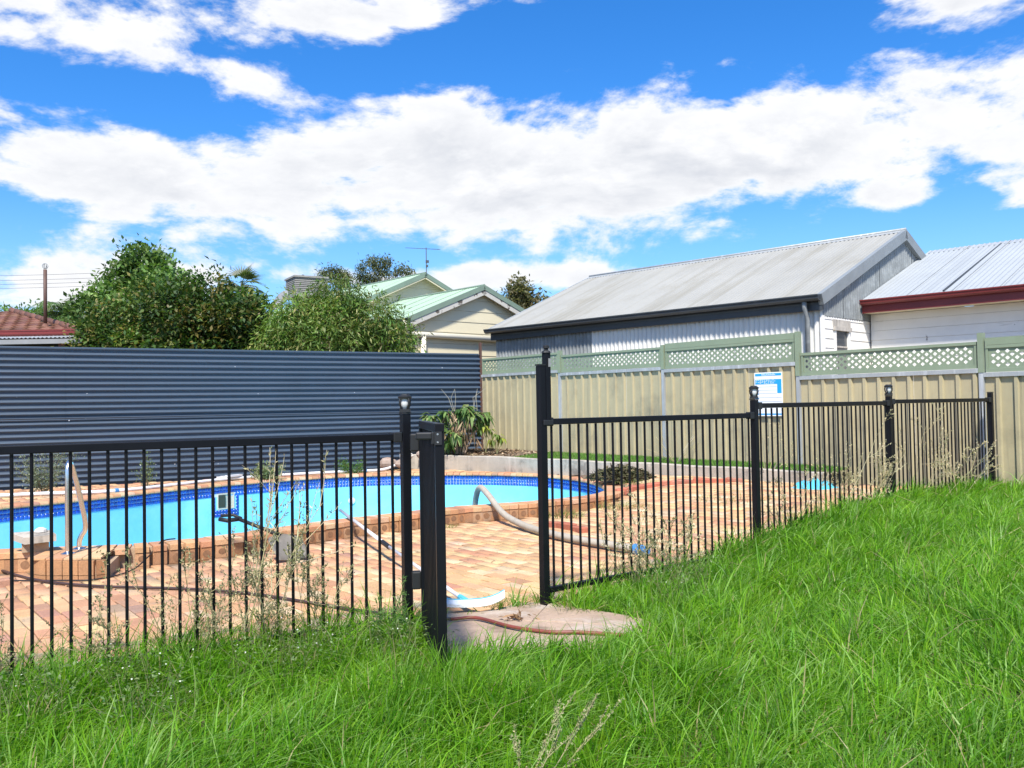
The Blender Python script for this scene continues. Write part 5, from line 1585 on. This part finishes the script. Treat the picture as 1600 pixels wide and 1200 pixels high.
def build_bed_plants():
    # turf strip
    rs = np.random.RandomState(81); n = 26000; P = np.array([bed_point(s, r) for s, r in zip(rs.uniform(.28, 1, n), rs.uniform(.0, .93, n))])
    H = .045 * rs.uniform(.6, 1.4, n); an = rs.uniform(0, 6.28, n); lean = np.stack([np.cos(an), np.sin(an)], 1) * .5
    v, q, c = ribbon_blades(P - V(0, 0, .008), H, lean, np.full(n, .3), np.full(n, .012), rs.uniform(0, 3.1, n), pick_cols(n, [(.10, .24, .03), (.13, .28, .04), (.18, .28, .06)], .15, rs), 1)
    o = np_mesh('turf_strip', v, q, M['turf'], None, c); tag(o, 'short green turf strip between the low wall and the tan fence', 'grass', kind='stuff')
    # leaf litter
    n = 900; P = np.array([bed_point(s, r) for s, r in zip(np.abs(rs.normal(.12, .1, n)).clip(0, .9), rs.uniform(0.05, .95, n))]); D = rs.normal(size=(n, 3)); D[:, 2] *= .2
    v, q = leaf_arrays(P + V(0, 0, .008), D, np.tile(Z1, (n, 1)) + rs.normal(0, .4, (n, 3)), .09 * rs.uniform(.5, 1.2, n), .035 * rs.uniform(.5, 1.2, n))
    o = np_mesh('leaf_litter', v, q, M['litter'], None, np.repeat(pick_cols(n, [(.24, .15, .08), (.33, .23, .13), (.16, .10, .06), (.42, .34, .22)], .2, rs), 4, 0)); tag(o, 'brown leaf litter under the corner plant', 'leaf litter', kind='stuff')
    # corner plant: canes with drooping leaf rosettes and a dead leaf skirt
    c = V(-1.05, 16.95, .43)
    t = thing('corner_plant', 'cane plant with drooping leaf rosettes in the corner of the fences', 'plant', tuple(c))
    rs = np.random.RandomState(83); st = []; lv = []; dd = []
    heads = [(-.42, .72), (-.28, .50), (-.18, .78), (-.05, .55), (.05, .80), (.16, .86), (.28, .74), (.36, .55), (-.12, .25), (-.34, .18), (.46, .72), (.0, .38)]
    for (dx, h) in heads:
        p = c + V(dx * .3, rs.normal(0, .06), 0); e = c + V(dx * 1.15, rs.normal(0, .18), h)
        pts = [p, (p + e) / 2 + V(rs.normal(0, .03), 0, .03), e]; st.append(stick(pts, .016, .010, pick_cols(1, [(.30, .22, .14), (.36, .29, .2)], .1, rs)[0]))
        m = 34; an = rs.uniform(0, 6.28, m); D = np.stack([np.cos(an), np.sin(an), rs.uniform(-1.3, .35, m)], 1)
        Ls = .29 * rs.uniform(.6, 1.15, m); v, q = leaf_arrays(np.tile(e, (m, 1)) + rs.normal(0, .02, (m, 3)), D, np.tile(Z1, (m, 1)), Ls, Ls * .30, .15, .35)
        lv.append((v, q, np.repeat(pick_cols(m, [(.06, .12, .03), (.10, .18, .045), (.16, .24, .07), (.26, .32, .12)], .15, rs), 4, 0)))
    for i in range(170):
        x = rs.normal(.12, .16); z = rs.uniform(.25, .85); C = c + V(x, rs.normal(-.05, .12), z)
        D = V(rs.normal(0, .35), rs.normal(-.2, .3), -1)
        v, q = leaf_arrays(C[None], D[None], rs.normal(size=(1, 3)), np.array([rs.uniform(.12, .3)]), np.array([.035]))
        dd.append((v, q, np.repeat(pick_cols(1, [(.26, .17, .09), (.36, .25, .15), (.20, .12, .07)], .2, rs), 4, 0)))
    for i in range(6):
        p = c + V(rs.normal(.1, .2), 0, .8); st.append(stick([p, p + V(rs.normal(0, .06), 0, .25), p + V(rs.normal(0, .12), 0, .42)], .006, .003, (.45, .42, .34)))
    for nm, parts, mt in (('canes', st, 'dry'), ('leaves', lv, 'leaf'), ('dead_leaves', dd, 'litter')):
        v, q, cc = join_np(parts); np_mesh(nm, v, q, M[mt], t, cc)
    # little yellowing plant on the right
    for (c, hs, lb) in ((V(-.30, 16.55, .43), ((.0, .36), (.10, .30), (-.08, .26)), 'small yellow green plant on the turf right of the cane plant'), (V(-.52, 16.75, .43), ((0, .52), (.08, .45)), 'yellowing leaf stem leaning out beside the cane plant')):
        parts = []
        for dx, h in hs:
            e = c + V(dx, 0, h); parts.append(stick([c, (c + e) / 2 + V(.02, 0, 0), e], .008, .005, (.30, .28, .14)))
            m = 13; an = rs.uniform(0, 6.28, m); D = np.stack([np.cos(an), np.sin(an), rs.uniform(-1.4, .2, m)], 1); Ls = .19 * rs.uniform(.6, 1.1, m)
            v, q = leaf_arrays(np.tile(e, (m, 1)), D, np.tile(Z1, (m, 1)), Ls, Ls * .3, .15, .35); parts.append((v, q, np.repeat(pick_cols(m, [(.24, .28, .04), (.34, .36, .05), (.14, .20, .04)], .15, rs), 4, 0)))
        solo_np(parts, 'yellow_plant', 'leaf', lb, 'plant', tuple(c))
    # shrubs at the foot of the blue fence
    for i, (x, y, w, h, n_, lsz, pal, lb) in enumerate(((-6.75, 12.9, .50, .62, 2600, .035, [(.15, .19, .11), (.22, .26, .17), (.12, .15, .08), (.30, .32, .24)], 'grey green shrub at the foot of blue fence at left edge'),
                                                       (-5.75, 14.1, .22, .45, 420, .04, [(.12, .18, .07), (.18, .23, .10)], 'thin sprig against the blue fence between the handrail and skimmer'),
                                                       (-4.15, 14.95, .42, .24, 1500, .05, [(.14, .19, .07), (.20, .24, .10), (.30, .29, .15)], 'straggly grass clump on the far coping right of the skimmer'),
                                                       (-2.85, 16.1, .42, .22, 1300, .035, [(.07, .17, .03), (.10, .22, .04)], 'low green creeper behind the white pipe near the rocks'))):
        rs = np.random.RandomState(90 + i); z0 = .13; b = (x, y, z0); parts = []
        for k in range(max(5, n_ // 110)):
            an = rs.uniform(0, 6.28); d = V(math.cos(an) * w * rs.uniform(.3, 1), math.sin(an) * w * .4 * rs.uniform(.3, 1), h * rs.uniform(.45, 1.1)); e = V(*b) + d
            parts.append(stick([V(*b), V(*b) + d * .5 + V(0, 0, .04), e], .004, .002, (.22, .18, .11)))
            m = n_ // max(5, n_ // 110); s = rs.uniform(.3, 1.05, m)[:, None]; C = V(*b) + d * s + rs.normal(0, .045, (m, 3))
            C[:, 2] = np.maximum(C[:, 2], z0 + .01)
            v, q = leaf_arrays(C, rs.normal(size=(m, 3)) + V(0, 0, .4), rs.normal(size=(m, 3)), lsz * rs.uniform(.6, 1.3, m), lsz * .35 * rs.uniform(.7, 1.3, m)); parts.append((v, q, np.repeat(pick_cols(m, pal, .15, rs), 4, 0)))
        solo_np(parts, 'small_shrub', 'leaf', lb, 'shrub', b)
    # heap of dark clippings
    rs = np.random.RandomState(97); n = 2600; a = rs.uniform(0, 6.28, n); r_ = np.sqrt(rs.uniform(size=n)); c = V(1.55, 12.95, .235)
    C = np.stack([c[0] + .46 * r_ * np.cos(a), c[1] + .34 * r_ * np.sin(a), c[2] + .17 * (1 - r_ ** 2) * rs.uniform(.2, 1, n) + .01], 1); D = rs.normal(size=(n, 3)); D[:, 2] *= .5
    v, q = leaf_arrays(C, D, rs.normal(size=(n, 3)) + Z1, .09 * rs.uniform(.5, 1.3, n), .03 * rs.uniform(.5, 1.3, n))
    solo_np([(v, q, np.repeat(pick_cols(n, [(.055, .06, .02), (.09, .09, .035), (.13, .11, .05), (.07, .05, .025)], .2, rs), 4, 0))], 'clippings_heap', 'litter', 'low heap of dark dead clippings in front of the low wall', 'heap', tuple(c))
build_bed_plants()

# ---------------------------------------------------------------- loose things round the pool
def build_things():
    # stainless handrail on the plinth
    b0, b1 = V(-3.600, 7.25, .165), V(-3.628, 7.50, .165)
    t = thing('pool_handrail', 'bent stainless steel pool handrail on the brick plinth', 'handrail', tuple(b0))
    pts = [b0, b0 + Z1 * .30, b0 + Z1 * .60, (-3.605, 7.265, .86), (-3.613, 7.31, .905), (-3.625, 7.36, .88), (-3.615, 7.40, .78), (-3.600, 7.44, .64), (-3.585, 7.47, .50),
           (-3.575, 7.49, .40), (-3.58, 7.50, .33), (-3.61, 7.50, .28), (-3.628, 7.50, .23), b1]
    pts = [V(*p) for p in pts]
    P = catmull(pts, False, 5)
    MB().tube(P, .021, 12).build('rail', M['chrome'], t, smooth=True)
    for b in (b0, b1): MB().lathe(b, [(.055, .0), (.055, .008), (.035, .016), (.026, .02)], 16).build('flange', M['chrome'], t)
    # stacked brick, paver and pebble left of the rail
    q = V(-3.98, 7.47, COPE_H + .003)
    solo(MB().box(q + Z1 * .035, (.20, .10, .07), .5), 'loose_brick', M['slab'], 'orange brick lying under the concrete paver beside the handrail', 'brick', tuple(q)).data.materials[0] = M['mortar']
    p = MB().prism([q + Z1 * .072 + V(*v) for v in ((-.20, -.02, .03), (-.02, -.13, -.0), (.20, -.05, .015), (.06, .12, .03))], Z1 * .055)
    solo(p, 'broken_paver', M['concrete'], 'broken concrete paver balanced on a brick beside the handrail', 'paver', tuple(q + Z1 * .072))
    s_ = MB().lathe(q + V(.03, .03, .140), [(.02, 0), (.05, .015), (.045, .035), (.02, .05)], 10); solo(s_, 'pebble', M['palestone'], 'round white pebble on top of the broken paver', 'stone', tuple(q + V(.03, .03, .140)))
    # white pool hose along the far coping
    pts = [(-7.3, 12.35), (-6.7, 12.62), (-6.25, 12.72), (-5.85, 12.80), (-5.5, 13.2), (-5.15, 13.95), (-4.75, 14.75), (-4.2, 15.35), (-3.5, 15.85), (-2.9, 16.15), (-2.4, 16.45)]
    P = catmull([(a, b, .185) for a, b in pts] + [(-2.15, 16.75, .27), (-2.0, 16.95, .40)], False, 6)
    t = thing('white_pipe', 'white plastic pool pipe lying along the far coping', 'pipe', tuple(P[20]))
    MB().tube(P, .026, 8).build('pipe', M['pvc'], t, smooth=True)
    for i in (20, 56): MB().tube([P[i], P[i + 1] * .6 + P[i] * .4], .034, 10).build('blue_coupling', M['bluepl'], t)
    c = V(-4.72, 15.0, .17); m = MB()
    for k in range(3): m.box(c + V(.08 * k - .08, -.05 * k, .03 + .015 * k), (.30, .10, .03), .5 + .3 * k)
    solo(m, 'white_offcuts', M['pvc'], 'small pile of white plastic offcuts on the far coping above the skimmer', 'offcuts', tuple(c))
    # rocks at the end of the wall
    for i, (x, y, z, r_, mt, lb) in enumerate(((-2.35, 16.75, .28, .17, 'stone', 'brown rock where the blue fence meets the low wall'), (-2.02, 16.85, .40, .13, 'palestone', 'pale rock on top of the brown rocks beside the low wall'), (-1.72, 16.95, .42, .12, 'stone', 'dark rock on the wall end behind the gate'), (-2.05, 16.62, .27, .14, 'stone', 'brown rock under the pale rock beside the low wall'))):
        rs = np.random.RandomState(120 + i); m = MB(); rows = []
        for ph in np.linspace(-math.pi / 2, math.pi / 2, 7):
            rows.append([(x + r_ * math.cos(ph) * math.cos(a) * (1 + .18 * math.sin(3 * a + i + ph * 2)), y + r_ * .8 * math.cos(ph) * math.sin(a) * (1 + .15 * math.cos(2 * a + i)), z + r_ * .62 * math.sin(ph) * (1 + .12 * math.sin(a * 2 + i))) for a in np.linspace(0, 2 * math.pi, 13)])
        m.strip(rows); solo(m, 'rock', M[mt], lb, 'rock', (x, y, z - r_ * .62))
    # shovel resting on the coping
    g0, g1 = V(-2.50, 7.92, .345), V(-2.10, 7.98, .205)
    t = thing('shovel', 'worn grey plastic scoop shovel leaning on the pool coping', 'shovel', (-1.95, 7.75, 0.))
    MB().tube([V(-2.44, 7.96, .34), V(-2.2, 7.95, .245), V(-2.06, 7.92, .19)], [.017, .017, .02], 8).build('handle', M['blackpl'], t, smooth=True)
    MB().tube([V(-2.60, 7.93, .345), V(-2.52, 7.90, .335), V(-2.44, 7.96, .34)], .019, 8).build('grip', M['blackpl'], t, smooth=True)
    MB().tube([V(-2.60, 7.96, .372), V(-2.50, 8.0, .372), V(-2.42, 7.97, .345)], .014, 8).build('grip_bridge', M['blackpl'], t, smooth=True)
    a = V(-2.07, 7.92, .20); dn = unit(V(.20, -.24, -.19)); sd = unit(V(.62, .52, 0)); nn = unit(np.cross(sd, dn)); nn = nn if nn[2] > 0 else -nn
    rows = []
    for s, w_, c_ in ((0, .05, .0), (.04, .12, .01), (.10, .15, .02), (.22, .155, .018), (.34, .15, .008)):
        rows.append([a + dn * s + sd * (w_ * k) + nn * (c_ * 2.2 * abs(k) ** 3 - c_) for k in np.linspace(-1, 1, 9)])
    bl = MB().strip(rows).build('blade', M['shovel'], t, smooth=True); sm = bl.modifiers.new('thick', 'SOLIDIFY'); sm.thickness = .006
    # pool brush on its pole
    hd = V(-.30, 5.66, .045); top = V(-1.86, 9.62, .215)
    ax = unit(hd - top)
    t = thing('pool_brush', 'blue and white pool brush on a long white pole', 'brush', tuple(hd))
    ps = unit(V(-1.62, 9.0, .19) - top)
    MB().tube([top, top * .5 + (hd - ax * .12) * .5 + Z1 * .0], .017, 10).build('upper_pole', M['alu'], t, smooth=True)
    MB().tube([top * .52 + (hd - ax * .12) * .48, hd - ax * .10 + Z1 * .02], .0135, 10).build('lower_pole', M['alu'], t, smooth=True)
    MB().tube([top * .53 + (hd - ax * .12) * .47, top * .47 + (hd - ax * .12) * .53], .021, 10).build('cam_lock', M['blackpl'], t)
    side = unit(V(.96, .10, 0)); 
    MB().tube([hd - ax * .16 + Z1 * .02, hd - ax * .02 + Z1 * .02], [.02, .024], 10).build('socket', M['aqua'], t)
    rows = []; bl = MB(); br = MB(); fwd_ = V(.1, -.96, 0)
    pts = [hd + side * s + V(0, .030 * (abs(s) / .23) ** 3, .025 + .045 * (abs(s) / .23) ** 3) for s in np.linspace(-.23, .23, 13)]
    for p0, p1 in zip(pts[:-1], pts[1:]):
        bl.par(p0 - fwd_ * .012 + Z1 * .0, p1 - p0, fwd_ * .022, Z1 * .020)
        br.par(p0 + fwd_ * .010 + Z1 * (-.002), p1 - p0, fwd_ * .034 - Z1 * .022, Z1 * .019)
    bl.build('back', M['aqua'], t); br.build('bristles', M['bristle'], t)
    # thick suction hose from the pool across the paving
    pts = [(-.52, 11.2, -.55), (-.50, 11.05, -.15), (-.46, 10.9, .20), (-.40, 10.70, .335), (-.30, 10.42, .28), (-.14, 9.95, .13), (.02, 9.55, .07), (.22, 9.05, .05), (.52, 8.45, .05), (.80, 8.05, .05), (1.05, 7.75, .05)]
    P = catmull(pts, False, 8); P = resample(P, .012, False)
    t = thing('suction_hose', 'thick grey ribbed suction hose running out of the pool across the paving', 'hose', (.52, 8.45, 0.))
    MB().tube(P, [.034 + .003 * math.cos(i * math.pi) for i in range(len(P))], 12).build('hose_tube', M['hosegrey'], t, smooth=True)
    e = P[-1]; dd = unit(P[-1] - P[-4]); MB().tube([e - dd * .02, e + dd * .05, e + dd * .06, e + dd * .12], [.046, .046, .041, .041], 14).build('blue_cuff', M['bluepl'], t)
    # garden hose and thin cable
    pts = [(-4.9, 8.0), (-4.43, 7.6), (-3.72, 6.98), (-3.11, 6.68), (-2.33, 6.5), (-1.81, 6.28), (-1.18, 5.85), (-.81, 5.56), (-.42, 5.40), (-.24, 5.42), (-.02, 5.18), (.19, 5.05), (.36, 5.03), (.6, 4.95)]
    P = catmull([(a, b, .016 + (.012 if b < 5.6 else 0)) for a, b in pts], False, 8)
    t = thing('garden_hose', 'dark garden hose with reddish stripe snaking from the pool to the gateway', 'hose', (-.42, 5.4, 0.))
    k = 66
    MB().tube(P[:k], .0105, 8).build('hose_tube', M['hose'], t, smooth=True)
    MB().tube(P[k - 1:], .0105, 8).build('red_length', M['hosered'], t, smooth=True)
    pts = [(-4.4, 7.05, .010), (-4.0, 7.0, .01), (-3.5, 6.96, .01), (-3.25, 6.98, .01), (-3.12, 7.3, .015), (-3.10, 7.62, .08), (-3.06, 7.80, .175), (-3.0, 7.95, .178)]
    solo(MB().tube(catmull(pts, False, 8), .006, 6), 'power_cable', M['cable'], 'thin black cable trailing round the plinth onto the coping', 'cable', (-3.5, 6.96, 0.), smooth=True)
    # brick edging left of the plinth and on the right
    rb = brick_mesh('edging_brick', .22, .10, .09, M['brick'], .012)
    def edging(name, label, pts, col, z):
        P = resample(catmull(pts, False, 6), .225, False); t = thing('brick_edging', label, 'edging', (float(P[0][0]), float(P[0][1]), z))
        for a, b in zip(P[:-1], P[1:]):
            c = (a + b) / 2; k = rnd.uniform(.8, 1.15)
            place(rb, 'edging_brick', t, (c[0], c[1], float(pav(c[0], c[1])) + .055 + rnd.uniform(-.008, .008)), math.atan2(b[1] - a[1], b[0] - a[0]), tuple(v * k for v in col), rnd.gauss(0, .05), rnd.gauss(0, .05))
    edging('e', 'short row of rounded edging bricks left of the brick plinth', [(-4.5, 6.3), (-4.1, 6.75), (-3.85, 6.88)], (.42, .22, .14), 0.)
    edging('e', 'curved row of red edging bricks on the paving in front of the low wall', [(1.35, 11.9), (2.0, 12.05), (2.6, 11.9), (3.0, 11.75)], (.42, .13, .075), .2)
    edging('e', 'red edging bricks beside the thick hose behind the latch post', [(.32, 9.75), (.55, 9.5), (.72, 9.15)], (.42, .14, .08), 0.)
    # crumpled blue plastic
    rs = np.random.RandomState(140); c = V(3.62, 10.75, .23); rows = []
    for r_ in np.linspace(0, 1, 7):
        rows.append([c + V(.30 * r_ * math.cos(a) * (1 + .2 * math.sin(3 * a)), .2 * r_ * math.sin(a), max(.004, .11 * (1 - r_ ** 2) + rs.normal(0, .018))) for a in np.linspace(0, 2 * math.pi, 19)])
    solo(MB().strip(rows), 'plastic_sheet', M['aqua'], 'crumpled light blue plastic heap behind the fence bars on the right', 'plastic sheet', tuple(c), smooth=True)
    # dead leaves on the slab
    rs = np.random.RandomState(141); n = 26; C = V(.02, 5.42, .028) + rs.normal(0, 1, (n, 3)) * V(.05, .02, .006); D = rs.normal(size=(n, 3)) * V(1, .5, .35)
    v, q = leaf_arrays(C, D, rs.normal(size=(n, 3)) + Z1, .06 * rs.uniform(.6, 1.2, n), .018 * rs.uniform(.6, 1.2, n))
    solo_np([(v, q, np.repeat(pick_cols(n, [(.22, .12, .06), (.30, .18, .09)], .2, rs), 4, 0))], 'dead_leaf_cluster', 'litter', 'curled brown dead leaves on the concrete slab', 'dead leaves', (.02, 5.42, .015))
build_things()


# ---------------------------------------------------------------- debris and lawn weeds
def build_debris():
    rs = np.random.RandomState(151); n = 900
    x = rs.uniform(-4.6, 3.6, n); y = rs.uniform(4.6, 13, n)
    ok = inpoly(x, y, YARD) & ~inpoly(x, y, POOL_OUT) & ~inpoly(x, y, STEP) & ~inpoly(x, y, SLAB) & (rs.uniform(size=n) < .25 + .75 * (wob(x, y, 1.4, .9) > .1)); x, y = x[ok], y[ok]; n = len(x)
    C = np.stack([x, y, pav(x, y) + .007], 1); D = rs.normal(size=(n, 3)); D[:, 2] *= .06
    v, q = leaf_arrays(C, D, np.tile(Z1, (n, 1)) + rs.normal(0, .15, (n, 3)), .035 * rs.uniform(.4, 1.5, n), .010 * rs.uniform(.5, 1.5, n))
    o = np_mesh('paving_debris', v, q, M['litter'], None, np.repeat(pick_cols(n, [(.22, .14, .08), (.33, .25, .13), (.12, .08, .05), (.20, .22, .08)], .2, rs), 4, 0))
    tag(o, 'scattered dead leaf bits on the brick paving', 'leaf litter', kind='stuff')
    # small-leaved weeds with tiny white flowers in the lawn
    vs = []
    spots = [(-2.0, 3.75), (-2.35, 3.95), (-1.7, 4.05), (-1.2, 4.3), (-1.45, 3.6), (-.95, 4.45), (-.6, 4.5), (1.2, 6.2), (1.0, 5.7)]
    for (cx, cy) in spots:
        m = 300; g = rs.normal(0, .13, (m, 2)); px_, py_ = cx + g[:, 0], cy + g[:, 1]; h = rs.uniform(.05, .24, m)
        C = np.stack([px_, py_, lawn(px_, py_) + h], 1); D = rs.normal(size=(m, 3)); D[:, 2] = np.abs(D[:, 2]) * .5
        L = .020 * rs.uniform(.5, 1.4, m); v, q = leaf_arrays(C, D, np.tile(Z1, (m, 1)) + rs.normal(0, .4, (m, 3)), L, L * .45)
        vs.append((v, q, np.repeat(pick_cols(m, [(.10, .17, .045), (.14, .21, .06), (.18, .24, .09)], .2, rs), 4, 0)))
        m = 14; g = rs.normal(0, .12, (m, 2)); px_, py_ = cx + g[:, 0], cy + g[:, 1]
        C = np.stack([px_, py_, lawn(px_, py_) + rs.uniform(.16, .27, m)], 1); L = np.full(m, .009); v, q = leaf_arrays(C, rs.normal(size=(m, 3)), np.tile(Z1, (m, 1)), L, L)
        vs.append((v, q, np.repeat(pick_cols(m, [(.72, .72, .62)], .1, rs), 4, 0)))
        for k in range(26):
            p = V(cx + rs.normal(0, .12), cy + rs.normal(0, .12), 0); p[2] = float(lawn(p[0], p[1])); vs.append(stick([p, p + V(rs.normal(0, .03), rs.normal(0, .03), .12), p + V(rs.normal(0, .06), rs.normal(0, .06), .24)], .0018, .001, (.22, .24, .09)))
    v, q, c = join_np(vs); o = np_mesh('lawn_weeds', v, q, M['leaf'], None, c)
    tag(o, 'small leaved weeds with tiny white flowers among the lawn grass', 'weeds', kind='stuff')
build_debris()
